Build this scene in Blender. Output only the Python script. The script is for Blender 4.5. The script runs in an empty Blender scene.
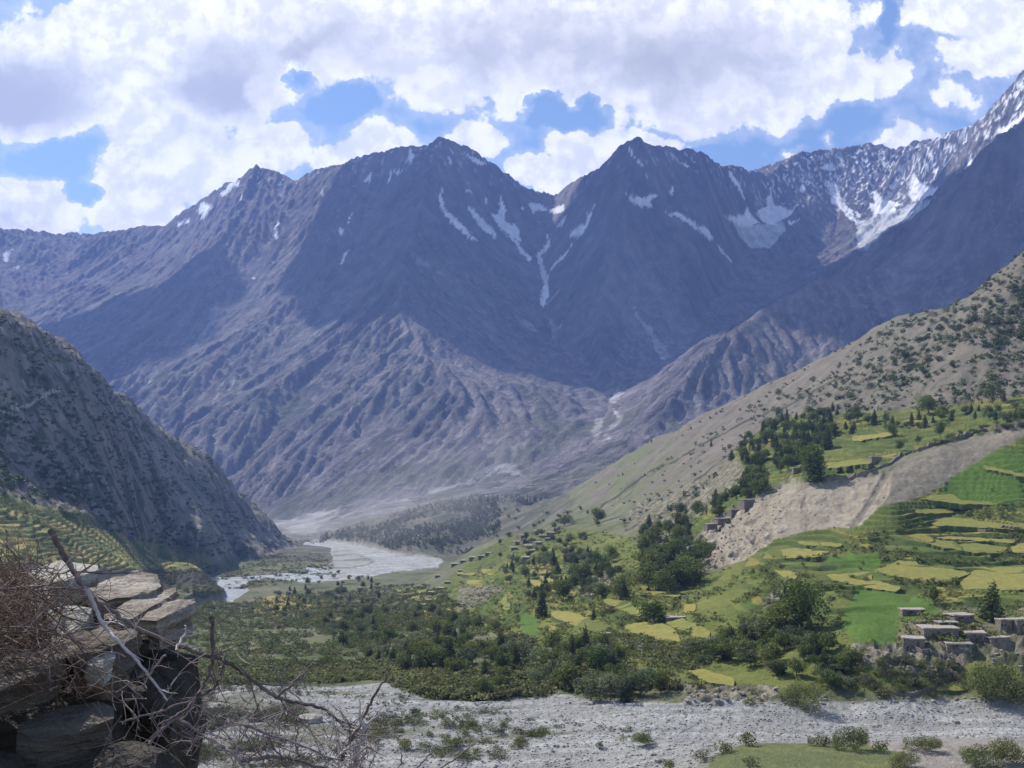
import bpy, bmesh, math, random, time
import numpy as np
from mathutils import Vector, Matrix, noise as mnoise
from mathutils.geometry import delaunay_2d_cdt
T0 = time.time()
F, HZ, CX = 1080.0, 480.0, 512.0      # focal length in pixels, horizon row, centre column
rng = np.random.default_rng(7); random.seed(7)
S = bpy.context.scene
C = S.collection

# ------------------------------------------------------------------ noise
_tabs = {}
def _tab(seed):
    if seed not in _tabs:
        r = np.random.default_rng(1000 + seed); a = r.random((256, 256)) * 2 * np.pi
        _tabs[seed] = (np.cos(a), np.sin(a))
    return _tabs[seed]
def perlin(x, y, seed=0):
    gx, gy = _tab(seed)
    xi = np.floor(x).astype(np.int64); yi = np.floor(y).astype(np.int64)
    fx = x - xi; fy = y - yi
    u = fx * fx * fx * (fx * (fx * 6 - 15) + 10); v = fy * fy * fy * (fy * (fy * 6 - 15) + 10)
    def g(ix, iy, dx, dy):
        a = ix & 255; b = iy & 255
        return gx[a, b] * dx + gy[a, b] * dy
    n00 = g(xi, yi, fx, fy); n10 = g(xi + 1, yi, fx - 1, fy)
    n01 = g(xi, yi + 1, fx, fy - 1); n11 = g(xi + 1, yi + 1, fx - 1, fy - 1)
    return ((n00 * (1 - u) + n10 * u) * (1 - v) + (n01 * (1 - u) + n11 * u) * v) * 1.5
def fbm(x, y, octv=5, seed=0, gain=0.5, ridged=False):
    s = 0; a = 1.0; t = 0
    for o in range(octv):
        n = perlin(x * 2.03 ** o + 17.3 * o, y * 2.03 ** o - 9.1 * o, seed + o)
        if ridged: n = 1 - 2 * np.abs(n)
        s = s + a * n; t += a; a *= gain
    return s / t
def smooth(a, b, x):
    t = np.clip((x - a) / (b - a), 0, 1); return t * t * (3 - 2 * t)
def inpoly(px, py, poly):
    m = np.zeros(px.shape, bool)
    P = np.array(poly, float)
    bb = (px >= P[:, 0].min()) & (px <= P[:, 0].max()) & (py >= P[:, 1].min()) & (py <= P[:, 1].max())
    if not bb.any(): return m
    x = px[bb]; y = py[bb]; r = np.zeros(x.shape, bool)
    for i in range(len(P)):
        x0, y0 = P[i]; x1, y1 = P[(i + 1) % len(P)]
        if y0 == y1: continue
        c = ((y0 > y) != (y1 > y)) & (x < (x1 - x0) * (y - y0) / (y1 - y0) + x0)
        r ^= c
    m[bb] = r
    return m
def wpt(px, row, D):                      # the world point seen at (px, row) and D metres deep
    return ((px - CX) / F * D, D, (HZ - row) / F * D)

# ------------------------------------------------------------------ node helpers
class NT:
    def __init__(s, tree): s.t = tree; tree.nodes.clear()
    def n(s, typ, **kw):
        nd = s.t.nodes.new(typ)
        for k, v in kw.items():
            if k == 'ins':
                for i, val in v.items():
                    if hasattr(val, 'is_linked') or isinstance(val, bpy.types.NodeSocket): s.t.links.new(val, nd.inputs[i])
                    else: nd.inputs[i].default_value = val
            else: setattr(nd, k, v)
        return nd
    def m(s, op, a, b=None, c=None, clamp=False):
        nd = s.t.nodes.new('ShaderNodeMath'); nd.operation = op; nd.use_clamp = clamp
        for i, v in enumerate((a, b, c)):
            if v is None: continue
            if isinstance(v, (int, float)): nd.inputs[i].default_value = v
            else: s.t.links.new(v, nd.inputs[i])
        return nd.outputs[0]
    def vm(s, op, a, b=None):
        nd = s.t.nodes.new('ShaderNodeVectorMath'); nd.operation = op
        for i, v in enumerate((a, b)):
            if v is None: continue
            if isinstance(v, (tuple, list)): nd.inputs[i].default_value = v
            else: s.t.links.new(v, nd.inputs[i])
        return nd.outputs['Value' if op in ('LENGTH', 'DOT_PRODUCT', 'DISTANCE') else 'Vector']
    def mr(s, v, a, b, c=0.0, d=1.0, sm=True):
        nd = s.t.nodes.new('ShaderNodeMapRange'); nd.clamp = True
        if sm: nd.interpolation_type = 'SMOOTHSTEP'
        s.t.links.new(v, nd.inputs[0])
        for i, x in enumerate((a, b, c, d)): nd.inputs[i + 1].default_value = x
        return nd.outputs[0]
    def mix(s, f, a, b, blend='MIX'):
        nd = s.t.nodes.new('ShaderNodeMix'); nd.data_type = 'RGBA'; nd.blend_type = blend
        for i, v in ((0, f), (6, a), (7, b)):
            if isinstance(v, (int, float)): nd.inputs[i].default_value = v
            elif isinstance(v, (tuple, list)): nd.inputs[i].default_value = (*v[:3], 1)
            else: s.t.links.new(v, nd.inputs[i])
        return nd.outputs[2]
    def noise(s, vec, scale, detail=4, rough=.55, dist=0.0):
        nd = s.t.nodes.new('ShaderNodeTexNoise'); s.t.links.new(vec, nd.inputs['Vector'])
        nd.inputs['Scale'].default_value = scale; nd.inputs['Detail'].default_value = detail
        nd.inputs['Roughness'].default_value = rough; nd.inputs['Distortion'].default_value = dist
        return nd.outputs['Fac']
    def link(s, a, b): s.t.links.new(a, b)

def new_mat(name):
    m = bpy.data.materials.new(name); m.use_nodes = True
    return m, NT(m.node_tree)
def finish(nt, col, rough=.9, normal=None, spec=.2, extra=None):
    b = nt.n('ShaderNodeBsdfPrincipled'); o = nt.n('ShaderNodeOutputMaterial')
    if isinstance(col, (tuple, list)): b.inputs['Base Color'].default_value = (*col[:3], 1)
    else: nt.link(col, b.inputs['Base Color'])
    b.inputs['Roughness'].default_value = rough
    b.inputs['Specular IOR Level'].default_value = spec
    if normal is not None: nt.link(normal, b.inputs['Normal'])
    nt.link(b.outputs[0], o.inputs['Surface'])
    return b
def bump(nt, h, strength, dist):
    b = nt.n('ShaderNodeBump'); b.inputs['Strength'].default_value = strength; b.inputs['Distance'].default_value = dist
    nt.link(h, b.inputs['Height']); return b.outputs[0]

# ------------------------------------------------------------------ mesh helpers
def mesh_np(name, verts, faces, mat=None, parent=None, cols=None, smooth_sh=False, link=True):
    """verts (n,3); faces (m,3) or (m,4) arrays"""
    verts = np.asarray(verts, np.float32); faces = np.asarray(faces, np.int32)
    me = bpy.data.meshes.new(name)
    k = faces.shape[1]
    me.vertices.add(len(verts)); me.vertices.foreach_set('co', verts.ravel())
    me.loops.add(faces.size); me.loops.foreach_set('vertex_index', faces.ravel())
    me.polygons.add(len(faces)); me.polygons.foreach_set('loop_start', np.arange(0, faces.size, k, dtype=np.int32))
    me.update(calc_edges=True)
    if smooth_sh: me.polygons.foreach_set('use_smooth', np.ones(len(faces), bool))
    if cols is not None:
        a = me.color_attributes.new('Col', 'FLOAT_COLOR', 'POINT')
        c = np.ones((len(verts), 4), np.float32); c[:, :cols.shape[1]] = cols
        a.data.foreach_set('color', c.ravel())
    if mat: me.materials.append(mat)
    o = bpy.data.objects.new(name, me)
    if link: C.objects.link(o)
    if parent: o.parent = parent
    return o
def tag(o, label=None, cat=None, group=None, kind=None):
    if label: o['label'] = label
    if cat: o['category'] = cat
    if group: o['group'] = group
    if kind: o['kind'] = kind
    return o

# ------------------------------------------------------------------ camera, render, light
cam = bpy.data.cameras.new('camera'); cam.sensor_width = 36; cam.lens = F / 1024 * 36
cam.shift_y = (HZ - 384) / 1024; cam.clip_start = .1; cam.clip_end = 60000
co = bpy.data.objects.new('camera', cam); C.objects.link(co); co.location = (0, 0, 0); co.rotation_euler = (math.pi / 2, 0, 0)
S.camera = co
S.render.engine = 'CYCLES'
S.cycles.use_denoising = True
try: S.cycles.denoiser = 'OPENIMAGEDENOISE'
except Exception: pass
S.cycles.max_bounces = 5; S.cycles.diffuse_bounces = 3; S.cycles.volume_bounces = 1
S.cycles.transparent_max_bounces = 8
S.view_settings.view_transform = 'Standard'; S.view_settings.look = 'None'
S.view_settings.exposure = EXPOSURE = 0.62; S.view_settings.gamma = 1

SUN_AZ, SUN_EL = -52.0, 46.0
sd = Vector((math.sin(math.radians(SUN_AZ)) * math.cos(math.radians(SUN_EL)), math.cos(math.radians(SUN_AZ)) * math.cos(math.radians(SUN_EL)), math.sin(math.radians(SUN_EL))))
sl = bpy.data.lights.new('sun', 'SUN'); sl.energy = 5.0; sl.angle = math.radians(.5); sl.color = (1, .935, .82)
so = bpy.data.objects.new('sun', sl); C.objects.link(so); so.rotation_euler = sd.to_track_quat('Z', 'Y').to_euler(); so.location = (-50, 50, 100)

# ------------------------------------------------------------------ world: sky with clouds
def build_world():
    w = bpy.data.worlds.new('World'); S.world = w; w.use_nodes = True
    nt = NT(w.node_tree)
    sky = nt.n('ShaderNodeTexSky', sky_type='NISHITA', sun_disc=False)
    sky.sun_elevation = math.radians(SUN_EL); sky.sun_rotation = math.radians(SUN_AZ)
    sky.altitude = 3000; sky.air_density = 1.0; sky.dust_density = .6; sky.ozone_density = 1.0
    tc = nt.n('ShaderNodeTexCoord'); g = tc.outputs['Generated']
    sx = nt.n('ShaderNodeSeparateXYZ', ins={0: g})
    x, y, z = sx.outputs
    yy = nt.m('MAXIMUM', y, .15)
    U = nt.m('DIVIDE', x, yy); V = nt.m('DIVIDE', z, yy)        # direction of view as slopes: right, up
    P = nt.n('ShaderNodeCombineXYZ', ins={0: U, 1: V}).outputs[0]
    # domain warp so the cloud outlines are ragged
    wn = nt.n('ShaderNodeTexNoise', ins={'Vector': P, 'Scale': 9.0, 'Detail': 5.0, 'Roughness': .62})
    wv = nt.vm('SUBTRACT', wn.outputs['Color'], (.5, .5, .5))
    wv = nt.vm('MULTIPLY', wv, (.13, .095, 0))
    PW = nt.vm('ADD', P, wv)
    def q(px, row): return ((px - CX) / F, (HZ - row) / F, 0)
    def blobs(L, src):
        acc = None
        for (px, row, rx, ry, wgt) in L:
            d = nt.vm('SUBTRACT', src, q(px, row)); d = nt.vm('MULTIPLY', d, (F / rx, F / ry, 0))
            v = nt.m('SUBTRACT', 1.0, nt.vm('LENGTH', d))
            v = nt.m('MULTIPLY', v, wgt)
            acc = v if acc is None else nt.m('MAXIMUM', acc, v)
        return acc
    CL = CLOUDS
    cov = blobs(CL, PW)
    n1 = nt.noise(P, 22, 8, .6, .3); n2 = nt.noise(P, 60, 5, .6)
    vor = nt.n('ShaderNodeTexVoronoi', feature='SMOOTH_F1', ins={'Vector': PW, 'Scale': 26.0, 'Smoothness': .6}).outputs['Distance']
    dens = nt.m('ADD', cov, nt.m('MULTIPLY', nt.m('SUBTRACT', n1, .5), .60))
    dens = nt.m('ADD', dens, nt.m('MULTIPLY', nt.m('SUBTRACT', n2, .5), .22))
    dens = nt.m('ADD', dens, nt.m('MULTIPLY', nt.m('SUBTRACT', .40, vor), .34))
    hole = blobs(HOLES, PW)
    hole = nt.m('MAXIMUM', hole, 0.0)
    dens = nt.m('SUBTRACT', dens, nt.m('MULTIPLY', hole, 1.1))
    # the sky that the frame does not show: scattered clouds of the same sort
    P3 = nt.vm('DIVIDE', g, None)
    outn = nt.noise(g, 3.2, 6, .6)
    out = nt.m('MULTIPLY', nt.m('SUBTRACT', outn, .60), 2.2)
    far = nt.mr(nt.m('MAXIMUM', nt.m('ABSOLUTE', U), V), .60, .78)
    mixd = nt.n('ShaderNodeMix', data_type='FLOAT', ins={0: far, 2: dens, 3: out}).outputs[0]
    up = nt.mr(z, .0, .06)
    wisp = nt.m('MULTIPLY', nt.mr(mixd, -.30, .05), .30)
    alpha = nt.m('MULTIPLY', nt.m('MAXIMUM', nt.mr(mixd, -.03, .09), wisp), up)
    # light and dark inside the clouds
    gr = blobs(GREYS, PW)
    gr = nt.m('ADD', nt.m('MULTIPLY', gr, 1.1), nt.m('MULTIPLY', nt.m('SUBTRACT', nt.noise(PW, 9, 6, .62), .5), 1.3))
    thick = nt.mr(mixd, .05, .34)
    gr = nt.m('MULTIPLY', nt.mr(gr, -.10, .75), thick)
    puff = nt.mr(nt.m('ADD', nt.m('MULTIPLY', n1, .6), nt.m('MULTIPLY', n2, .4)), .38, .60)
    P2 = nt.vm('ADD', P, (-.010, .014, 0))            # a little nearer the sun: lit rims and shaded backs of the billows
    rel = nt.m('ADD', nt.m('SUBTRACT', n1, nt.noise(P2, 22, 8, .6, .3)), nt.m('MULTIPLY', nt.m('SUBTRACT', n2, nt.noise(P2, 60, 5, .6)), .5))
    rel = nt.mr(rel, -.10, .10)
    puff = nt.m('ADD', nt.m('MULTIPLY', puff, .5), nt.m('MULTIPLY', rel, .5))
    white = nt.mix(puff, (.80, .81, .835), (1.12, 1.11, 1.09))
    ccol = nt.mix(gr, white, (.50, .51, .565))
    cc = nt.vm('MULTIPLY', ccol, (CLOUD_GAIN,) * 3)
    # the camera's sky is paler and more violet than the clean model sky
    skc = nt.vm('MULTIPLY', sky.outputs[0], (SKY_GAIN * .95, SKY_GAIN * 1.0, SKY_GAIN * .98))
    fin = nt.mix(alpha, skc, cc)
    bg = nt.n('ShaderNodeBackground', ins={0: fin, 1: SKY_STRENGTH}); o = nt.n('ShaderNodeOutputWorld')
    nt.link(bg.outputs[0], o.inputs[0])
    w.cycles.sampling_method = 'MANUAL'; w.cycles.sample_map_resolution = 512
SKY_STRENGTH = .13
CLOUD_GAIN = .90 / SKY_STRENGTH
SKY_GAIN = 1.0
# (column, row, half width, half height, weight)
CLOUDS = [(500, 0, 300, 100, 1.0), (640, 40, 250, 82, .9), (720, 72, 130, 60, .8), (420, 35, 130, 62, .8), (160, 50, 170, 90, .95), (50, 70, 130, 78, .9),
          (170, 150, 95, 52, .75), (130, 205, 68, 42, .55), (275, 138, 52, 36, .6), (210, 175, 55, 35, .55), (28, 212, 58, 38, .6), (380, 143, 48, 30, .55), (345, 160, 26, 16, .4),
          (472, 130, 34, 28, .55), (545, 172, 52, 26, .55), (595, 150, 42, 36, .5), (650, 135, 42, 20, .45), (745, 108, 90, 30, .6), (800, 60, 80, 50, .75), (880, 72, 28, 30, .42),
          (905, 130, 46, 26, .55), (940, 145, 36, 16, .45), (785, 158, 12, 8, .35), (822, 146, 10, 8, .3), (970, 12, 70, 40, .6), (985, 62, 46, 24, .36), (1015, 30, 50, 40, .45), (965, 95, 34, 16, .28), (940, 60, 24, 16, .2)]
HOLES = [(140, 104, 34, 12, .35), (55, 160, 48, 22, 1.0), (78, 188, 26, 16, .8), (345, 98, 40, 18, .8), (890, 20, 22, 30, .7), (305, 68, 16, 16, .5), (560, 108, 50, 16, .7), (700, 148, 40, 10, .5), (850, 112, 40, 30, .5)]
GREYS = [(25, 95, 110, 62, .8), (225, 85, 95, 62, .8), (330, 50, 120, 60, .5), (640, 55, 260, 60, .6), (480, 55, 160, 48, .4), (190, 195, 40, 30, .3), (760, 60, 120, 65, .5), (30, 225, 40, 18, .25)]
build_world()
# ------------------------------------------------------------------ far mountains: ridge and valley lines (column, row, depth) joined into a surface
RIDGES = {
 'main': [(-420,250,10500),(-300,236,10300),(-200,240,10200),(-90,228,10000),(0,231,10000),(17,238,10000),(45,242,10000),(76,248,10000),(96,236,10000),(133,229,9900),(146,233,9800),(160,228,9800),(199,203,9500),(226,184,9200),(239,180,9100),(256,165,9000),(266,170,9000),(296,181,8900),(316,171,8800),(340,171,8500),(363,161,8500),(373,161,8500),(403,144,8500),(423,150,8500),(440,137,8500),(453,143,8500),(473,151,8600),(496,166,8700),(526,190,8900),(542,197,9000),(556,196,9000),(572,183,8900),(599,170,8600),(622,145,8300),(639,136,8200),(652,146,8300),(680,150,8500),(700,152,8650),(724,166,9000),(747,169,9200),(767,176,9400),(794,157,9700),(814,151,9800),(841,149,9850),(851,152,9850),(871,144,9900),(895,149,9850),(915,141,9700),(935,139,9500),(965,129,9000),(989,124,8500),(1006,107,8200),(1016,87,8000),(1024,72,7800),(1060,30,7400),(1120,-10,7000),(1220,-40,6800),(1340,-60,6800)],
 's1': [(440,137,8500),(432,170,8100),(420,210,7600),(408,250,7100),(402,285,6600),(405,320,6200),(420,350,5800),(448,385,5350),(478,415,5000),(510,440,4650),(530,460,4400)],
 'r1': [(402,285,6600),(370,318,6400),(332,352,6100),(270,390,5800),(225,420,5500),(196,438,5300)],
 's2': [(340,171,8500),(325,210,8000),(308,255,7500),(292,300,7100),(260,330,6800),(229,356,6500),(185,382,6200),(146,406,6000),(120,430,5700)],
 'v12': [(373,161,8500),(378,195,8200),(362,240,7700),(345,290,7200),(310,330,6700),(270,367,6300),(225,402,5950),(180,428,5600),(150,458,5300)],
 's3': [(256,165,9000),(240,200,8600),(222,245,8100),(200,290,7600),(165,325,7200),(120,355,6900),(80,380,6600)],
 'v23': [(316,171,8800),(298,218,8400),(280,265,7900),(255,305,7400),(215,343,6950),(160,378,6600),(110,408,6200),(80,432,5900)],
 's4': [(160,228,9800),(150,250,9400),(120,285,8800),(80,315,8200),(40,340,7700)],
 'v34': [(199,203,9500),(185,250,8900),(160,290,8300),(120,328,7700),(70,358,7200),(20,384,6800)],
 's5': [(17,238,10000),(0,270,9300),(-40,300,8500)],
 'v45': [(76,248,10000),(60,283,9300),(20,318,8500),(-20,348,7800)],
 'r3': [(420,350,5800),(385,385,5500),(340,420,5200),(300,455,4950),(265,490,4750)],
 'v13': [(375,357,5950),(335,390,5700),(285,425,5400),(245,460,5150),(228,490,4950)],
 'r4': [(448,385,5350),(425,410,5150),(390,445,4900),(350,475,4650),(320,497,4500)],
 'v4': [(412,400,5330),(365,440,5050),(325,472,4800),(290,505,4600)],
 'r5': [(510,440,4650),(480,455,4500),(440,475,4380),(400,492,4300)],
 'v5': [(460,430,4830),(425,458,4650),(380,486,4450)],
 'gorge': [(556,196,9000),(548,240,8500),(543,285,7900),(547,320,7300),(556,348,6900),(580,374,6400),(600,393,5900),(612,406,5500),(622,416,5100),(618,432,4700),(600,452,4400),(560,470,4200),(500,490,4150),(430,507,4150),(360,517,4200),(300,525,4300),(250,521,4700),(200,518,5050),(150,516,5400),(60,513,5900),(-60,510,6500),(-200,508,7000),(-420,505,7500)],
 'p2': [(639,136,8200),(630,180,7900),(618,230,7500),(605,280,7100),(597,320,6700),(598,352,6300),(607,376,6000)],
 'v2a': [(680,150,8500),(672,205,8050),(660,262,7500),(645,322,6900),(632,362,6400),(622,388,5900),(612,406,5500)],
 'p3': [(700,152,8650),(705,190,8300),(700,240,7800),(690,290,7300),(672,330,6800),(655,360,6400)],
 'vb': [(767,176,9400),(762,205,9200),(750,245,8700),(735,280,8100),(712,310,7500),(690,338,6800),(670,370,6100)],
 'p4': [(814,151,9800),(812,190,9400),(800,235,8900),(775,270,8300),(740,300,7700),(705,327,7000)],
 'vc': [(841,149,9850),(838,200,9400),(826,242,8900),(800,275,8300),(770,304,7700),(735,328,7100)],
 'p5': [(871,144,9900),(868,180,9500),(860,220,9000),(842,255,8400),(815,288,7700)],
 'v2': [(965,170,8900),(945,196,8800),(920,215,8600),(895,240,8200),(862,280,7400),(800,314,6900),(730,342,6500),(670,370,6100),(630,394,5750),(612,406,5500)],
 'right': [(1300,-20,5700),(1140,50,5650),(1060,100,5600),(1024,130,5600),(1002,135,5600),(986,161,5600),(972,177,5600),(955,191,5500),(945,221,5500),(929,241,5450),(908,261,5400),(878,271,5350),(848,278,5300),(814,282,5250),(780,300,5100),(757,315,4900),(737,330,4750),(715,350,4600),(700,367,4500),(680,395,4400),(660,420,4250),(645,445,4100)],
 'vr': [(1024,330,4600),(900,372,4400),(820,405,4300),(760,425,4200),(715,442,4050)],
 'rr': [(878,271,5350),(850,310,5000),(820,350,4700),(800,385,4500)],
}
MPTS = [(-420,250,12500),(-100,250,12500),(200,250,12500),(400,250,12500),(600,250,12500),(800,250,12500),(1000,220,12500),(1300,120,12500),
 (-420,523,4500),(-100,523,4500),(100,523,4500),(200,524,4500),
 (100,532,3700),(200,532,3700),(300,531,3700),(350,524,3700),(420,512,3700),(480,500,3700),(540,490,3750),(590,478,3750),(630,463,3800),(680,450,3800),
 (-420,542,3200),(-100,541,3200),(100,541,3200),(300,541,3200),(380,536,3200),(450,525,3200),(520,507,3200),(570,497,3200),(600,492,3200),(650,478,3200),(720,450,3300),(1000,430,3300),(1300,400,3300),
 (850,425,3900),(950,405,3900),(1060,380,3900),(1300,330,3900),(1300,200,4700),(1160,300,4600),(1100,60,6600),(1150,200,5000),
 (520,320,7000),(500,270,7600),(500,370,6000),(540,400,5300),(560,430,4800),(480,220,8200),(460,330,6500)]

# snow, glacier and scree outlines on the far range (columns and rows of the photograph; laid on the real surface)
def z1(L, ox, oy, s): return [(ox + x / s, oy + y / s) for x, y in L]
SNOW = [z1(p, 340, 100, 3.012) for p in [
  [(315,240),(305,285),(318,330),(360,370),(415,420),(400,418),(340,378),(300,325),(298,280)],
  [(375,310),(420,350),(475,405),(470,418),(430,390),(395,340)],[(485,290),(500,330),(495,360),(540,385),(545,425),(520,415),(480,385),(455,340),(475,350)],
  [(505,400),(545,440),(578,480),(568,484),(535,450)],[(565,305),(605,315),(625,330),(580,340)],[(630,330),(672,315),(675,338),(640,342)],
  [(545,320),(560,335),(552,336)],[(685,345),(670,385),(648,380)],[(770,305),(745,375),(722,412),(685,410),(735,370)],[(700,435),(680,465),(630,520),(645,490)],
  [(628,390),(634,440),(605,470),(612,500),(628,530),(626,590),(612,625),(600,612),(612,560),(600,500),(592,470),(622,435)],
  [(855,262),(870,290),(910,295),(950,285),(958,295),(925,300),(945,322),(905,322),(875,305)],[(975,335),(1024,345),(1024,356),(990,345)],
  [(98,208),(92,245),(72,248)],[(160,200),(150,250),(143,262),(150,220)],[(365,258),(395,275),(385,276)],[(438,285),(445,310),(438,312)],[(190,215),(175,225),(160,215)],
  [(770,300),(760,330),(745,350)],[(930,200),(925,235),(918,232)],[(860,130),(885,165),(915,200),(905,198),(870,155)],[(375,150),(410,175),(445,195),(440,200),(400,185)],
  [(30,450),(10,490),(0,500),(15,465)],[(45,335),(30,370),(22,372)],[(0,390),(12,392),(5,410),(0,412)],[(1000,260),(1005,290),(995,280)],[(325,160),(335,190),(330,200)],[(205,140),(225,165),(210,190)]]]
SNOW += [z1(p, 680, 60, 2.977) for p in [
  [(0,458),(50,490),(85,500),(100,525),(98,540),(60,510),(0,470)],[(110,545),(150,590),(158,605),(120,565)],[(148,325),(175,365),(195,420),(180,395),(150,345)],
  [(262,362),(275,395),(285,435),(330,445),(355,430),(325,465),(280,490),(250,485),(228,450),(262,435),(255,415),(268,400)],
  [(200,435),(212,460),(235,485),(200,500),(160,485),(132,465),(190,462)],[(315,480),(355,475),(330,490)],[(352,376),(372,378),(372,395),(358,394)],
  [(435,362),(470,370),(480,410),(510,450),(530,495),(500,465),(455,430)],[(570,385),(600,410),(668,430),(640,435),(640,450),(575,455),(558,425),(580,430),(575,400)],
  [(685,345),(700,335),(712,365),(770,385),(830,350),(870,340),(905,275),(890,285),(870,300),(862,285),(855,330),(830,365),(815,395),(780,405),(720,415),(690,425),(682,390),(690,370)],
  [(515,450),(545,465),(530,468)],[(788,478),(770,500),(765,497)],[(530,568),(595,565),(560,572)],[(755,262),(745,290),(735,285)],[(800,248),(815,262),(795,270)],[(845,232),(858,240),(838,248)],[(922,212),(915,240),(905,235)],[(540,285),(560,300),(550,312),(538,300)],
  [(430,312),(465,318),(455,330),(415,322)],[(940,205),(1000,180),(1024,150),(1024,205),(975,220),(945,218)],[(990,100),(1010,80),(1012,95),(995,120)],[(1000,130),(1022,110),(1018,140),(1005,150)],[(0,300),(30,312),(20,318)],[(1000,70),(1024,60),(1024,85),(1010,88)],[(350,425),(335,450),(322,462)]]]
SNOW += [z1(p, 0, 50, 3.012) for p in [[(610,455),(640,470),(610,505),(595,490)],[(840,515),(832,570),(822,570),(830,525)],[(720,390),(725,405),(700,415),(680,425),(690,405)],[(660,430),(690,415),(700,425),(665,438)],[(855,385),(840,410),(828,410)],[(890,380),(895,395),(880,390)],[(1000,398),(990,410),(985,408)],[(570,520),(545,530),(530,525),(565,505)],[(12,610),(40,600),(20,640),(8,635)],[(40,650),(62,650),(55,660)],[(968,420),(975,445),(965,440)],[(735,438),(728,458),(726,440)],[(765,670),(762,695),(758,690)]]]
ICE = [z1([(520,470),(560,480),(580,450),(640,448),(700,425),(800,405),(805,440),(785,480),(740,530),(690,575),(650,605),(600,570),(530,560),(525,510)], 680, 60, 2.977),
       z1([(150,480),(200,500),(250,490),(300,480),(320,500),(270,560),(210,560),(170,520)], 680, 60, 2.977)]
SCREE = [z1(p, 340, 320, 3.012) for p in [[(835,215),(860,220),(820,248),(805,245)],[(795,290),(785,350),(760,368),(765,320),(775,295)],[(820,265),(855,295),(830,320),(808,335),(815,312),(835,300)],[(790,345),(815,350),(810,360),(792,356)],
   [(935,45),(975,80),(995,110),(975,125),(950,90)],[(0,590),(60,570),(200,530),(330,500),(480,460),(560,470),(520,430),(430,450),(400,490),(280,520),(120,560),(0,600)]]]
SCREE += [z1(p, 0, 300, 3.012) for p in [[(665,0),(650,60),(620,105),(580,145),(585,125),(620,90),(640,40),(630,20)],[(430,250),(480,210),(470,225),(440,262)],[(690,210),(660,280),(640,320),(655,270)],[(725,215),(690,270),(680,275),(710,220)],[(820,670),(1024,625),(1024,640),(900,735),(895,740),(870,700)]]]
SCREE += [z1(p, 340, 100, 3.012) for p in [[(520,640),(560,660),(600,700),(580,698),(545,675)],[(605,625),(650,680),(675,670),(655,700),(650,745),(640,720),(640,690)],[(190,450),(260,490),(330,540),(250,500)],[(860,590),(930,680),(985,760),(955,750),(900,660)],[(675,560),(640,600),(605,640),(640,590)]]]

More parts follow.
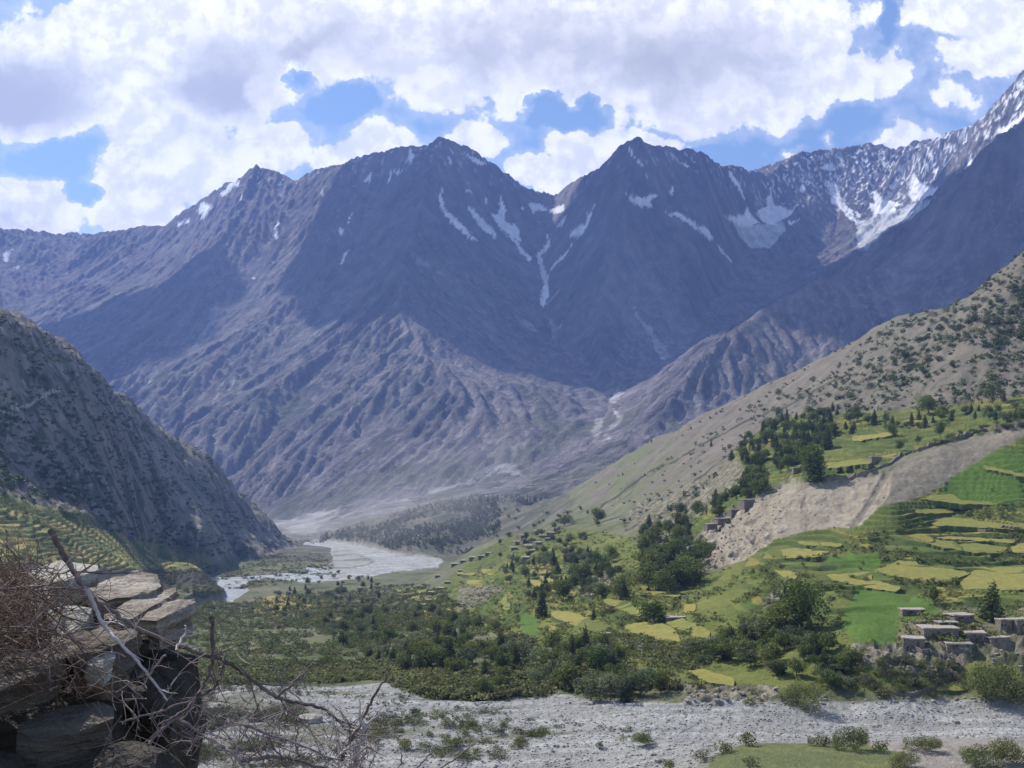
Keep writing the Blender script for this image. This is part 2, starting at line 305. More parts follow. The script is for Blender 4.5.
def build_far():
    cell = 12.5
    X0, X1, Y0, Y1 = -6600, 7400, 3250, 11700
    xs = np.arange(X0, X1, cell); ys = np.arange(Y0, Y1, cell)
    W, H = len(xs), len(ys)
    pts = []; zs = []; edges = []; idx = {}
    def add(p):
        if p not in idx:
            w_ = wpt(*p); idx[p] = len(pts); pts.append((w_[0], w_[1])); zs.append(w_[2])
        return idx[p]
    for L in RIDGES.values():
        ids = [add(p) for p in L]
        edges += list(zip(ids[:-1], ids[1:]))
    for p in MPTS: add(p)
    v, e, f, ov, oe, of = delaunay_2d_cdt([Vector(p) for p in pts], edges, [], 0, 1e-4)
    zz = []
    for i, o in enumerate(ov):
        if o: zz.append(zs[o[0]])
        else:
            d = [(math.hypot(v[i].x - pts[j][0], v[i].y - pts[j][1]), j) for j in range(len(pts))]; d.sort()
            (a, i0), (b, i1) = d[0], d[1]
            zz.append((zs[i0] * b + zs[i1] * a) / (a + b + 1e-9))
    Z = np.full((H, W), -180.0)
    for t in f:
        (x0, y0), (x1, y1), (x2, y2) = [v[i] for i in t]
        a0 = max(0, int((min(x0, x1, x2) - X0) / cell)); a1 = min(W, int((max(x0, x1, x2) - X0) / cell) + 2)
        b0 = max(0, int((min(y0, y1, y2) - Y0) / cell)); b1 = min(H, int((max(y0, y1, y2) - Y0) / cell) + 2)
        if a0 >= a1 or b0 >= b1: continue
        gx, gy = np.meshgrid(xs[a0:a1], ys[b0:b1])
        den = (y1 - y2) * (x0 - x2) + (x2 - x1) * (y0 - y2)
        if abs(den) < 1e-6: continue
        l0 = ((y1 - y2) * (gx - x2) + (x2 - x1) * (gy - y2)) / den
        l1 = ((y2 - y0) * (gx - x2) + (x0 - x2) * (gy - y2)) / den
        l2 = 1 - l0 - l1
        m = (l0 >= -1e-9) & (l1 >= -1e-9) & (l2 >= -1e-9)
        zt = l0 * zz[t[0]] + l1 * zz[t[1]] + l2 * zz[t[2]]
        sub = Z[b0:b1, a0:a1]; sub[m] = zt[m]
    gx, gy = np.meshgrid(xs, ys)
    # soften the facets a little
    def blur(A, n):
        for _ in range(n):
            B = np.pad(A, 1, mode='edge')
            A = (B[1:-1, 1:-1] * 2 + B[:-2, 1:-1] + B[2:, 1:-1] + B[1:-1, :-2] + B[1:-1, 2:]) / 6
        return A
    def dist(lines):
        d = np.full(Z.shape, 1e9)
        for L in lines:
            P = [wpt(*p)[:2] for p in L]
            for (ax, ay), (bx, by) in zip(P[:-1], P[1:]):
                dx, dy = bx - ax, by - ay
                t = np.clip(((gx - ax) * dx + (gy - ay) * dy) / (dx * dx + dy * dy + 1e-9), 0, 1)
                np.minimum(d, np.hypot(gx - ax - t * dx, gy - ay - t * dy), out=d)
        return d
    dm = dist([RIDGES['main'], RIDGES['right'][:16]])
    dr = np.minimum(dm, dist([RIDGES[k] for k in ('s1', 's2', 's3')]))
    keep = smooth(20, 420, dm)
    Zb = blur(Z, 6); Z = blur(Z, 2); Z = Z * (1 - smooth(20, 200, dr)) + Zb * smooth(20, 200, dr)
    hgt = np.clip((Z + 150) / 500, 0, 1)
    # ribs and gullies: noise drawn out along the fall line of the big faces
    Zs = blur(Z, 30); gyv, gxv = np.gradient(Zs, cell); gl = np.hypot(gxv, gyv) + 1e-6; gxv /= gl; gyv /= gl
    ii0, jj0 = np.meshgrid(np.arange(W, dtype=float), np.arange(H, dtype=float))
    def drawn(N, steps, st):
        acc = N.copy(); cnt = 1
        for sgn in (1, -1):
            ci = ii0.copy(); cj = jj0.copy()
            for k in range(steps):
                a = np.clip(ci, 0, W - 1).astype(int); b = np.clip(cj, 0, H - 1).astype(int)
                ci += sgn * gxv[b, a] * st; cj += sgn * gyv[b, a] * st
                a = np.clip(ci, 0, W - 1).astype(int); b = np.clip(cj, 0, H - 1).astype(int)
                acc += N[b, a]; cnt += 1
        acc /= cnt; return acc / acc.std()
    g1 = drawn(fbm(gx / 330, gy / 330, 2, 401), 22, 3.0); g2 = drawn(fbm(gx / 120, gy / 120, 2, 405), 16, 2.0); g3 = drawn(fbm(gx / 45, gy / 45, 2, 409), 12, 1.3)
    rib = lambda g: .8 - np.abs(g)
    # concave flanks: hollow the big faces a little
    wx = fbm(gx / 900, gy / 900, 3, 41) * 260; wy = fbm(gx / 900, gy / 900, 3, 45) * 260
    n0 = fbm((gx + wx) / 1100, (gy + wy) / 1100, 4, 3, .5, True)
    n1 = fbm((gx + wx) / 420, (gy + wy) / 420, 4, 11, .5, True)
    n2 = fbm(gx / 130, gy / 130, 4, 21, .55, True)
    Z = Z + hgt * (rib(g1) * 40 * (.25 + .75 * keep) + rib(g2) * 10 * (.5 + .5 * keep) + rib(g3) * 9 + (n0 - .45) * 30 * keep + (n1 - .4) * 22 * (.4 + .6 * smooth(600, 1800, Z)) + (n2 - .3) * (15 + 13 * smooth(900, 2200, Z)))
    Z0 = Z.copy()
    # running water: droplets carve gullies and drop fans
    Zf = Z.ravel() / cell
    for batch in range(7):
        N = 60000
        px = rng.uniform(1, W - 3, N); py = rng.uniform(1, H - 3, N)
        vx = np.zeros(N); vy = np.zeros(N); sp = np.ones(N); wat = np.ones(N); sed = np.zeros(N)
        alive = np.ones(N, bool)
        for st in range(46):
            ix = px.astype(int); iy = py.astype(int); u = px - ix; w_ = py - iy
            k = iy * W + ix
            a = Zf[k]; b = Zf[k + 1]; c = Zf[k + W]; d = Zf[k + W + 1]
            gxx = (b - a) * (1 - w_) + (d - c) * w_; gyy = (c - a) * (1 - u) + (d - b) * u
            h0 = a * (1 - u) * (1 - w_) + b * u * (1 - w_) + c * (1 - u) * w_ + d * u * w_
            vx = vx * .12 - gxx * .88; vy = vy * .12 - gyy * .88
            l = np.hypot(vx, vy) + 1e-9; vx /= l; vy /= l
            nx = px + vx; ny = py + vy
            ok = (nx > 1) & (ny > 1) & (nx < W - 3) & (ny < H - 3) & alive
            nx = np.where(ok, nx, px); ny = np.where(ok, ny, py)
            jx = nx.astype(int); jy = ny.astype(int); uu = nx - jx; ww = ny - jy; kk = jy * W + jx
            h1 = Zf[kk] * (1 - uu) * (1 - ww) + Zf[kk + 1] * uu * (1 - ww) + Zf[kk + W] * (1 - uu) * ww + Zf[kk + W + 1] * uu * ww
            dh = h1 - h0
            cap = np.maximum(-dh, .02) * sp * wat * 2.2
            ero = np.where((sed > cap) | (dh > 0), np.where(dh > 0, -np.minimum(dh, sed), -(sed - cap) * .22), np.minimum((cap - sed) * .20, np.maximum(-dh, 0)))
            ero = np.where(ok, ero, 0)
            sed = sed + ero
            de = np.bincount(k, -ero * (1 - u) * (1 - w_), W * H) + np.bincount(k + 1, -ero * u * (1 - w_), W * H) + np.bincount(k + W, -ero * (1 - u) * w_, W * H) + np.bincount(k + W + 1, -ero * u * w_, W * H)
            Zf = Zf + de
            sp = np.sqrt(np.maximum(sp * sp - dh * 1.5, .05)); sp = np.minimum(sp, 3.0); wat *= .975
            px, py, alive = nx, ny, ok
    Z = Zf.reshape(H, W) * cell
    Z = Z0 + np.clip(Z - Z0, -28, 14) * (.35 + .65 * smooth(20, 200, dm))
    Z = Z + fbm(gx / 60, gy / 60, 3, 31, .6) * 7 * hgt
    bench = smooth(4600, 4200, gy) * smooth(-1300, -900, gx) * smooth(1400, 900, gx) * smooth(-172, -140, Z)
    Z = Z + bench * fbm(gx / 130, gy / 130, 5, 33, .55, True) * 22
    Z += -60 * (1 - smooth(3250, 3480, gy))
    # ground cover
    pc = CX + F * gx / gy; pr = HZ - F * Z / gy
    zy, zx = np.gradient(Z, cell); slope = np.hypot(zx, zy)
    lap = blur(Z, 5) - Z                                   # >0 in gullies
    nz = fbm(gx / 500, gy / 500, 5, 51); nf = fbm(gx / 90, gy / 90, 4, 55)
    rock = np.array([.145, .128, .122]); rock2 = np.array([.105, .098, .105]); scree = np.array([.255, .235, .215]); veg = np.array([.070, .080, .045])
    t = np.clip(.5 + nz * 1.3 + nf * .6, 0, 1)[..., None]
    col = rock * t + rock2 * (1 - t)
    col = col * (1 + np.clip(.16 * g1 + .20 * g2 + .14 * g3 + .5 * nf, -.5, .6))[..., None]
    ts = (smooth(.3, 4.0, lap + nf * 3 - g2 * .8) * smooth(1.3, .55, slope) * .75)[..., None]
    col = col * (1 - ts) + scree * ts
    tv = (smooth(.10, .30, fbm(gx / 350, gy / 350, 5, 61) + .18 - np.clip((Z - 100) / 2600, -.1, 1)) * smooth(1.25, .6, slope) * .6)[..., None]
    col = col * (1 - tv) + veg * tv
    # paler, stony debris cone at the gorge mouth and the river flat
    flat = smooth(.30, .12, slope) * smooth(150, -60, Z) * (.45 + .55 * smooth(-.15, .2, fbm(gx / 220, gy / 70, 4, 97)))
    col = col * (1 - .75 * flat[..., None]) + np.array([.30, .30, .28]) * .75 * flat[..., None]
    jx = pc + fbm(gx / 110, gy / 110, 3, 71) * 3.0; jy = pr + fbm(gx / 110, gy / 110, 3, 75) * 3.0
    vis = (gy > 4000)
    front = gy < 5900
    wood = np.zeros(Z.shape)
    for P in [[(355,560),(360,535),(420,512),(480,497),(520,487),(600,478),(640,470),(640,520),(560,560)]]:
        wood = np.maximum(wood, inpoly(jx, jy, P) * (gy < 4150))
    tw = (wood * smooth(-.25, .15, fbm(gx / 120, gy / 120, 4, 81)) * .75)[..., None]
    col = col * (1 - tw) + np.array([.052, .058, .038]) * tw
    sc = np.zeros(Z.shape, bool)
    for P in SCREE: sc |= inpoly(jx, jy, P)
    s_ = sc & (gy < 7500); sfac = (s_ * (.45 + .5 * smooth(-.2, .2, nf)))[..., None]; sfac = sfac * np.where((gx > 300) & (gx < 900) & (gy > 4900), 1.0, .6)[..., None]
    col = col * (1 - sfac) + np.array([.46, .45, .43]) * sfac
    ice = np.zeros(Z.shape, bool)
    for P in ICE: ice |= inpoly(jx, jy, P)
    ice &= gy > 5900
    ti = (ice * (.60 + .35 * smooth(-.3, .3, nf + .6 * fbm((gx + gy) / 300, (gx - gy) / 60, 3, 85))))[..., None]
    col = col * (1 - ti) + np.array([.62, .64, .66]) * ti
    sn = np.zeros(Z.shape)
    for P in SNOW: sn = np.maximum(sn, inpoly(jx, jy, P))
    sn *= (gy > 6500)
    # old snow held in the high gullies and ledges
    hi = smooth(2150, 2900, Z + 500 * smooth(1500, 4200, gx)) * (gy > 6800)
    sprk = fbm(gx / 70, gy / 45, 4, 91, .65) + .30 * smooth(0, 6, lap) + .07 * smooth(1500, 3800, gx) - .05
    sn = np.maximum(sn, hi * smooth(.35, .45, sprk + .10 * hi))
    top = (gx > 3050) & (gy > 6800) & (gy < 9500)
    sn = np.maximum(sn, top * smooth(2650, 3050, Z) * smooth(.24, .36, fbm(gx / 120, gy / 120, 4, 95) + .1))
    sn = sn[..., None] * .97
    col = col * (1 - sn) + np.array([.86, .87, .90]) * sn
    # keep what the camera can see, with a margin
    keepm = (np.abs(gx / gy) < .66)
    vid = -np.ones(Z.shape, np.int64); vid[keepm] = np.arange(keepm.sum())
    q = keepm[:-1, :-1] & keepm[1:, :-1] & keepm[:-1, 1:] & keepm[1:, 1:]
    fa = np.stack([vid[:-1, :-1][q], vid[:-1, 1:][q], vid[1:, 1:][q], vid[1:, :-1][q]], 1)
    vv = np.stack([gx[keepm], gy[keepm], Z[keepm]], 1)
    m, nt = new_mat('mountain_rock')
    at_ = nt.n('ShaderNodeVertexColor', layer_name='Col').outputs[0]
    geo = nt.n('ShaderNodeNewGeometry').outputs['Position']
    na = nt.noise(geo, .012, 6, .7); nb = nt.noise(geo, .05, 4, .7)
    lum = nt.m('ADD', nt.m('MULTIPLY', na, .9), nt.m('MULTIPLY', nb, .55))
    lum = nt.mr(lum, .45, 1.0, .62, 1.38, sm=False)
    cmb = nt.n('ShaderNodeCombineXYZ', ins={0: lum, 1: lum, 2: lum}).outputs[0]
    cc = nt.mix(.85, at_, cmb, 'MULTIPLY')
    finish(nt, cc, .95, bump(nt, nt.m('ADD', na, nt.m('MULTIPLY', nb, .4)), .9, 30.0), .1)
    o = mesh_np('mountains', vv, fa, m, cols=col[keepm], smooth_sh=False)
    tag(o, 'snow-streaked rocky mountain range closing off the head of the valley', 'mountains', kind='structure')
    print('far', len(vv), round(time.time() - T0, 1))
    return o
build_far()
# ------------------------------------------------------------------ valley: surface through surveyed points (column, depth, row), smooth spline in (x/y, ln y)
VP = [
 # bottom of the near slope below the camera, then the stony wash
 (-160,70,900),(100,70,905),(400,70,910),(700,70,905),(1000,70,890),(1184,70,880),
 (-160,150,880),(200,150,900),(500,150,905),(800,150,900),(1100,150,890),
 (-160,230,800),(200,230,835),(500,230,842),(800,230,835),(1100,230,828),
 (720,277,763),(800,277,763),(900,277,762),(720,296,745),(800,296,745),(900,296,744),(1000,290,752),(1100,290,752),
 (650,285,775),(650,310,751),(720,318,742),(800,318,741),(900,318,740),(1000,318,738),(1100,318,738),
 (650,375,706),(800,375,702),(900,375,701),(1000,375,700),(1100,375,700),(500,375,715),(400,375,720),
 (400,300,772),(250,300,775),(500,300,772),(400,411,692),(500,405,697),(580,395,699),(250,420,688),(250,350,735),(100,350,740),(-160,350,745),
 # far bank of the wash, houses, terraces
 (850,388,690),(950,388,688),(1050,388,688),(860,402,650),(950,402,648),(1050,402,645),(900,412,640),(1000,412,636),(900,432,628),(1000,432,622),(1100,432,620),
 (760,400,682),(760,440,655),(690,400,690),(690,450,660),(620,420,684),
 (840,500,602),(930,500,598),(1050,500,592),(760,520,602),(840,600,572),(930,600,568),(1080,600,560),(760,600,580),(860,680,547),(950,680,543),(1100,680,535),(950,760,516),(1080,760,500),
 (1010,800,470),(1100,800,455),(890,740,512),(800,700,552),(760,680,562),
 # bare bank and the green shelf above it
 (715,720,570),(745,800,535),(790,780,524),(840,770,515),(800,850,482),(880,830,470),(940,850,446),(1010,860,432),(1100,860,415),(745,880,503),
 (820,960,468),(900,950,454),(980,950,434),(1080,950,408),(800,1100,452),(900,1080,430),(1000,1050,408),(1100,1050,390),
 (740,1080,472),(760,1250,446),(820,1300,418),(900,1230,408),(980,1180,392),(1100,1180,360),(700,1100,505),(690,1300,490),
 # brown slope, its crest and the ground hidden behind it
 (1000,1280,340),(1100,1280,310),(900,1400,368),(820,1550,398),(760,1700,418),(720,1500,452),(700,1900,440),(640,1500,510),(650,2000,470),
 (940,1550,316),(1024,1480,254),(1100,1500,212),(1184,1500,160),(900,1780,317),(860,1920,342),(800,2150,374),(720,2450,411),(650,2750,447),(600,3000,484),
 (1024,1800,330),(1184,1800,260),(900,2200,385),(800,2700,425),(720,3000,450),(650,3300,478),(1024,2600,400),(1184,2600,380),
 # middle: village spur, orchards, scrub
 (640,640,600),(700,600,600),(700,480,640),(640,520,636),(580,520,645),(580,700,610),(640,760,570),(700,680,585),(650,950,545),(690,900,535),(640,1200,528),(600,1500,522),(600,1900,515),
 (570,1100,568),(540,900,590),(520,1300,556),(560,1600,535),(520,1800,533),(480,1850,545),(520,700,625),(520,520,655),(520,450,680),(440,450,680),(440,550,655),(440,700,638),
 (450,1150,600),(480,1400,576),(440,1450,583),(450,900,617),(400,800,635),(400,1100,610),(400,1400,600),(360,600,665),(350,480,682),(300,800,642),(300,1050,621),(300,1400,604),(300,620,662),(300,480,684),
 (200,480,685),(200,800,645),(200,1100,622),(200,1350,607),
 # river flat
 (230,1560,602),(300,1600,598),(340,1650,595),(400,1800,588),(440,2000,577),(230,1720,594),(330,1900,583),(400,2200,570),(440,2200,570),(470,2300,560),(330,2400,562),(320,2900,548),(400,2700,541),(440,2700,534),(355,2950,540),(400,3150,520),(440,3150,511),(355,3250,531),(300,3100,544),
 (460,2700,540),(520,2900,513),(560,3200,505),(600,3500,492),(640,3700,472),(480,3400,503),(420,3450,512),(340,3700,533),(200,3700,535),(700,4000,455),(600,4000,480),(400,4000,522),(200,4000,530),(-160,4000,530),
 # left flat, terraces and slope
 (200,2000,576),(240,2300,565),(260,2600,557),(150,1900,580),(170,1500,590),(100,800,620),(0,800,600),(-160,800,590),(0,450,680),(100,480,680),(-160,450,675),
 (120,1180,585),(60,1020,574),(0,1000,566),(-160,1000,550),(200,1520,570),(150,1300,577),
 (0,1200,515),(60,1250,532),(120,1420,548),(190,1650,563),(-160,1200,490),
 (0,1320,480),(60,1480,490),(120,1700,505),(200,2100,525),(260,2450,540),
 (0,1500,425),(60,1650,435),(120,1900,455),(180,2250,490),
 (0,1700,317),(-80,1650,262),(-160,1650,225),(33,1850,328),(66,1980,348),(95,2100,372),(133,2350,402),(199,2600,452),(226,2720,478),(266,2820,515),(295,2900,548),
 (0,2050,370),(-160,2050,300),(66,2400,420),(133,2800,460),(199,3100,505),(266,3250,540),(-160,2900,440),(0,3000,490),
]
_v = np.array(VP, float)
def _key(px, D): return np.stack([px / 190.0, np.log(D) * 2.6], -1)
_K = _key(_v[:, 0], _v[:, 1])
def _tps_k(a, b):
    r2 = ((a[:, None, :] - b[None, :, :]) ** 2).sum(-1)
    return .5 * r2 * np.log(r2 + 1e-12)
_n = len(_v)
_A = np.zeros((_n + 3, _n + 3)); _A[:_n, :_n] = _tps_k(_K, _K) + np.eye(_n) * .004
_P = np.concatenate([np.ones((_n, 1)), _K], 1); _A[:_n, _n:] = _P; _A[_n:, :_n] = _P.T
_w = np.linalg.solve(_A, np.concatenate([_v[:, 2], np.zeros(3)]))
PX0, PX1, DPX = -160.0, 1184.0, 1.2
gpx = np.arange(PX0, PX1 + .1, DPX)
_segs = [np.exp(np.linspace(np.log(70), np.log(270), 110, endpoint=False)), np.exp(np.linspace(np.log(270), np.log(900), 480, endpoint=False)), np.exp(np.linspace(np.log(900), np.log(4000), 520))]
gD = np.concatenate(_segs)
def valley_base():
    cx = np.linspace(PX0, PX1, 180); cd = np.linspace(np.log(70), np.log(4000), 260)
    a, b = np.meshgrid(cx, cd)
    K = np.stack([a.ravel() / 190.0, b.ravel() * 2.6], -1)
    out = np.zeros(len(K))
    for i in range(0, len(K), 8000):
        k = K[i:i + 8000]; out[i:i + 8000] = _tps_k(k, _K) @ _w[:_n] + _w[_n] + k @ _w[_n + 1:]
    G = out.reshape(a.shape)
    fx = np.clip((gpx - PX0) / (PX1 - PX0) * 179, 0, 178.999); fy = np.clip((np.log(gD) - cd[0]) / (cd[-1] - cd[0]) * 259, 0, 258.999)
    ix = fx.astype(int); iy = fy.astype(int); u = (fx - ix)[None, :]; v = (fy - iy)[:, None]
    return (G[iy][:, ix] * (1 - v) * (1 - u) + G[iy][:, ix + 1] * (1 - v) * u + G[iy + 1][:, ix] * v * (1 - u) + G[iy + 1][:, ix + 1] * v * u)
z6 = lambda L: [(680 + x / 2.977, 300 + y / 2.977) for x, y in L]
z8 = lambda L: [(340 + x / 3.012, 513 + y / 3.012) for x, y in L]
z9 = lambda L: [(684 + x / 3.012, 513 + y / 3.012) for x, y in L]
z7 = lambda L: [(x / 3.012, 513 + y / 3.012) for x, y in L]
ze = lambda L: [(500 + x / 4.655, 490 + y / 4.655) for x, y in L]
LEFT_SLOPE = [(-200,200),(0,314),(33,326),(66,346),(76,360),(113,383),(133,400),(156,413),(189,433),(199,450),(226,476),(266,512),(297,549),(270,553),(235,560),(180,555),(130,540),(60,515),(0,495),(-200,470)]
LEFT_TERR = [(-200,480),(0,495),(60,513),(130,540),(185,557),(215,566),(190,572),(120,572),(70,566),(0,560),(-200,545)]
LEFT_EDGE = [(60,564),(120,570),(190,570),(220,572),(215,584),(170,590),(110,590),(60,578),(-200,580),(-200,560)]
PALE = z6([(60,700),(100,650),(200,600),(330,530),(400,545),(520,525),(620,500),(632,505),(622,560),(600,610),(530,675),(380,682),(280,712),(200,770),(100,800),(40,790)])
DARKSCREE = z6([(632,502),(760,440),(960,385),(1100,350),(1100,390),(1024,402),(900,468),(800,542),(700,592),(605,608),(625,560)])
BROWN = [(560,490),(590,470),(640,436),(700,400),(800,352),(900,295),(1024,230),(1200,120),(1200,395),(1024,396),(960,408),(900,412),(860,412),(820,416),(780,418),(757,432),(735,450),(715,478),(690,505),(660,527),(625,528),(622,515),(632,498),(640,480),(625,488),(600,505),(580,505)]
RIVER = [z7([(560,262),(585,245),(660,240),(700,232),(790,228),(900,212),(1024,180),(1060,178),(1060,215),(1024,212),(900,232),(800,240),(720,262),(690,272),(645,266),(600,275),(570,288)]),
         z8([(0,85),(80,92),(180,118),(300,132),(308,150),(290,180),(180,200),(60,212),(-30,218),(-100,215),(-100,195),(0,185),(70,178),(100,160),(70,130),(0,120),(-110,108),(-110,98)])]
GRAVBAR = z8([(-30,118),(10,120),(70,130),(105,152),(85,170),(30,186),(-60,192),(-20,160)])
WASH = [(-200,680),(200,676),(250,686),(330,682),(380,681),(430,700),(480,703),(520,697),(560,695),(600,700),(684,703),(760,703),(850,702),(920,700),(1024,699),(1200,697),(1200,738),(1024,738),(930,738),(870,742),(760,742),(735,748),(700,762),(680,790),(-200,790)]
MEADOW = [(700,790),(712,756),(745,743),(860,744),(905,752),(900,790)]
SHELF_G = [(734,448),(757,432),(781,416),(881,413),(915,407),(1024,397),(1200,390),(1200,425),(1024,428),(949,441),(888,462),(860,474),(824,476),(800,480),(781,481),(747,500),(716,517),(690,540),(680,530),(715,505),(735,475)]
RIGHT_G = [(1200,440),(1024,436),(980,460),(949,481),(915,500),(880,508),(858,527),(808,530),(774,540),(747,560),(712,574),(690,580),(668,560),(640,540),(600,530),(555,530),(500,540),(470,560),(440,585),(420,600),(440,625),(520,640),(600,655),(680,680),(760,690),(860,690),(1024,690),(1200,690)]
FIELDG = [z9([(520,220),(700,250),(790,300),(640,330),(640,400),(520,395),(470,330),(500,260)]), z9([(440,130),(590,120),(600,160),(560,180),(440,160)]), z6([(800,540),(900,470),(1024,430),(1024,600),(900,610),(760,590)]), z8([(530,300),(600,310),(600,370),(560,380)])]
STONY = [z9([(505,395),(560,385),(700,400),(850,390),(900,380),(1024,340),(1024,480),(960,450),(860,440),(820,500),(700,500),(600,470),(540,450),(508,430)]), ze([(480,390),(540,400),(520,440),(430,500),(360,500),(380,440),(430,400)]), z8([(360,230),(480,220),(490,240),(400,290),(350,290)]), z8([(840,370),(960,390),(1024,440),(1024,470),(960,450),(860,410)]), z9([(290,215),(320,205),(330,230),(270,280),(240,290),(230,275)]), z9([(0,520),(280,530),(300,580),(0,580)]), z6([(80,520),(160,480),(210,520),(190,560),(60,610),(0,640),(0,560)]), ze([(590,100),(700,40),(790,0),(1024,0),(900,90),(800,150),(690,170),(640,160)])]
VILLAGE_G = z8([(480,205),(560,150),(760,120),(900,180),(1024,200),(1024,330),(860,330),(700,300),(520,330),(300,400),(180,330),(160,240)])

def build_valley():
    R = valley_base()
    px, D = np.meshgrid(gpx, gD)
    Z = (HZ - R) / F * D; X = (px - CX) / F * D; Y = D
    row0 = R.copy()
    jx = px + fbm(X / (D * .02), np.log(D) * 25, 3, 101) * 3; jr = row0 + fbm(X / (D * .02), np.log(D) * 25, 3, 105) * 2.4
    M = {}
    def msk(name, polys, dmin=0, dmax=1e9, j=True):
        if polys and not isinstance(polys[0][0], (tuple, list)): polys = [polys]
        r = np.zeros(px.shape, bool)
        for P in polys: r |= inpoly(jx if j else px, jr if j else row0, P)
        r &= (D >= dmin) & (D <= dmax); M[name] = r; return r.astype(float)
    def soft(m, n=2):
        for _ in range(n):
            B = np.pad(m, 1, mode='edge'); m = (B[1:-1, 1:-1] * 2 + B[:-2, 1:-1] + B[2:, 1:-1] + B[1:-1, :-2] + B[1:-1, 2:]) / 6
        return m
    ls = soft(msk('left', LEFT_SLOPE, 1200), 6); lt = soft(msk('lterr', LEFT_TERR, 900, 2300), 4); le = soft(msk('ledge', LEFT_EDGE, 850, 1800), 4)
    pale = soft(msk('pale', PALE, 600, 1000), 3); dsc = soft(msk('dsc', DARKSCREE, 650, 1000), 3)
    br = soft(msk('brown', BROWN, 1000), 4); rv = soft(msk('river', RIVER, 1300, 3400), 1); gb = soft(msk('gbar', GRAVBAR, 1300, 3400), 1)
    wa = soft(msk('wash', WASH, 230, 450), 2); me = soft(msk('meadow', MEADOW, 260, 310), 1)
    sg = soft(msk('shelf', SHELF_G, 700, 1500), 3); rg = soft(msk('rg', RIGHT_G, 380, 2300), 4)
    st = soft(msk('stony', STONY, 375, 2600), 2); fg = soft(msk('fg', FIELDG, 380, 1000), 2); vg = soft(msk('vg', VILLAGE_G, 450, 2000), 4)
    hidden = (D > 1600) & (px < 330) & (row0 > 300) & (ls < .5) & (R < 560)
    # relief ----------------------------------------------------------
    def gully(az, wid, length, seed):     # ribs that run down the slope, direction az (unit vector downhill)
        a = X * az[1] - Y * az[0]; b = X * az[0] + Y * az[1]
        a = a + fbm(X / 300, Y / 300, 3, seed + 7) * 60
        return fbm(a / wid, b / length, 4, seed, .55, True)
    ls2 = np.maximum(ls, ((D > 1500) & (px < 320) & (R < 545)).astype(float) * smooth(1500, 1800, D))
    Z = Z + ls2 * ((gully((.80, -.6), 110, 600, 110) - .45) * 34 + (gully((.8, -.6), 35, 160, 120) - .4) * 11 + fbm(X / 18, Y / 18, 3, 130) * 4)
    Z = Z + br * ((gully((-.55, -.83), 150, 900, 140) - .4) * 12 + fbm(X / 40, Y / 40, 4, 145) * 4)
    far = smooth(2300, 3300, D)
    Z = Z + far * (1 - ls2) * (1 - np.clip(rv + gb, 0, 1)) * fbm(X / 120, Y / 120, 5, 150, .5, True) * 24
    # the two mask-free layers of hummocks
    hum = (1 - np.clip(rv + gb + me + fg, 0, 1))
    Z = Z + hum * fbm(X / 60, Y / 60, 5, 155) * np.clip(D / 900, .4, 2.2) * 2.2 * (1 - .7 * wa)
    # eroded bank: short steep furrows
    fur = fbm(X / 14 + fbm(X / 30, Y / 30, 2, 161), Z / 40 + Y / 90, 4, 160, .6, True)
    west = smooth(790, 720, px)
    Z = Z + pale * ((fur - .4) * (1.8 + 8.0 * west) + fbm(X / 7, Y / 7, 3, 165) * .8) + dsc * (fbm(X / 9, Y / 9, 3, 167) * 1.6)
    Z = Z - pale * 3.5 * smooth(0, 1, pale) + sg * 1.5
    # a dark gutter divides the pale bank from the grey one
    gut = np.abs(px - (888 - (jr - 468) * .62)); Z = Z - 1.6 * smooth(5, 1.5, gut) * ((pale + dsc) > .4)
    # terraces
    LV = {}
    def terr(Z, mask, step, seed, wob):
        q = (Z + fbm(X / 90, Y / 90, 3, seed) * wob) / step
        f = q - np.floor(q)
        LV[seed] = np.floor(q)
        return Z + mask * ((np.floor(q) + smooth(.72, .98, f)) - q + .45) * step, mask * smooth(.66, .76, f) * smooth(1.0, .94, f)
    tm = np.clip(rg * (D < 900) * smooth(430, 470, D) * smooth(700, 770, px) * (1 - st), 0, 1)
    Z, ris1 = terr(Z, tm, 3.4, 170, 9.0)
    tm2 = np.clip(np.maximum(rg * vg, sg), 0, 1) * (1 - st) * (1 - tm)
    Z, ris2 = terr(Z, tm2, 3.6, 174, 10.0)
    Z, ris3 = terr(Z, lt, 4.2, 178, 12.0)
    tm4 = rg * smooth(1200, 1500, D)
    Z, ris4 = terr(Z, tm4 * (1 - st), 6.0, 180, 6.0)
    # stones of the wash; shallow channels along it
    ch = fbm(X / 60, (Y + .12 * X) / 9, 4, 185, .5)
    Z = Z + wa * (ch * 1.3 + fbm(X / 3.2, Y / 3.2, 3, 187, .6) * .55)
    Z = Z + st * (fbm(X / 8, Y / 8, 4, 189, .6, True) * 3.2 - 1)
    Z = Z + (1 - np.clip(wa + me, 0, 1)) * (D < 450) * fbm(X / 4, Y / 4, 3, 190) * .5
    flatz = -174.5 + fbm(X / 80, Y / 80, 3, 191) * .4
    rz = np.clip(rv, 0, 1); gz = np.clip(gb, 0, 1)
    bra = np.abs(fbm((X + Y * .5) / 150, (Y - X * .2) / 60, 4, 197, .55)); chn = np.maximum(smooth(.13, .07, bra), smooth(345, 300, px) * smooth(.35, .25, bra))
    Z = Z * (1 - rz) + (flatz + .5 - 3.0 * chn) * rz
    Z = Z * (1 - gz) + (flatz + .8 + fbm(X / 25, Y / 25, 3, 193)) * gz
    fl = (D > 1250) & (D < 3600) & (px < 480) & (rz < .3) & (gz < .3)
    Z = np.where(fl, np.maximum(Z, -174.0 + fbm(X / 60, Y / 60, 3, 195) * .8), Z)
    Z = Z - smooth(3650, 3990, D) * 70
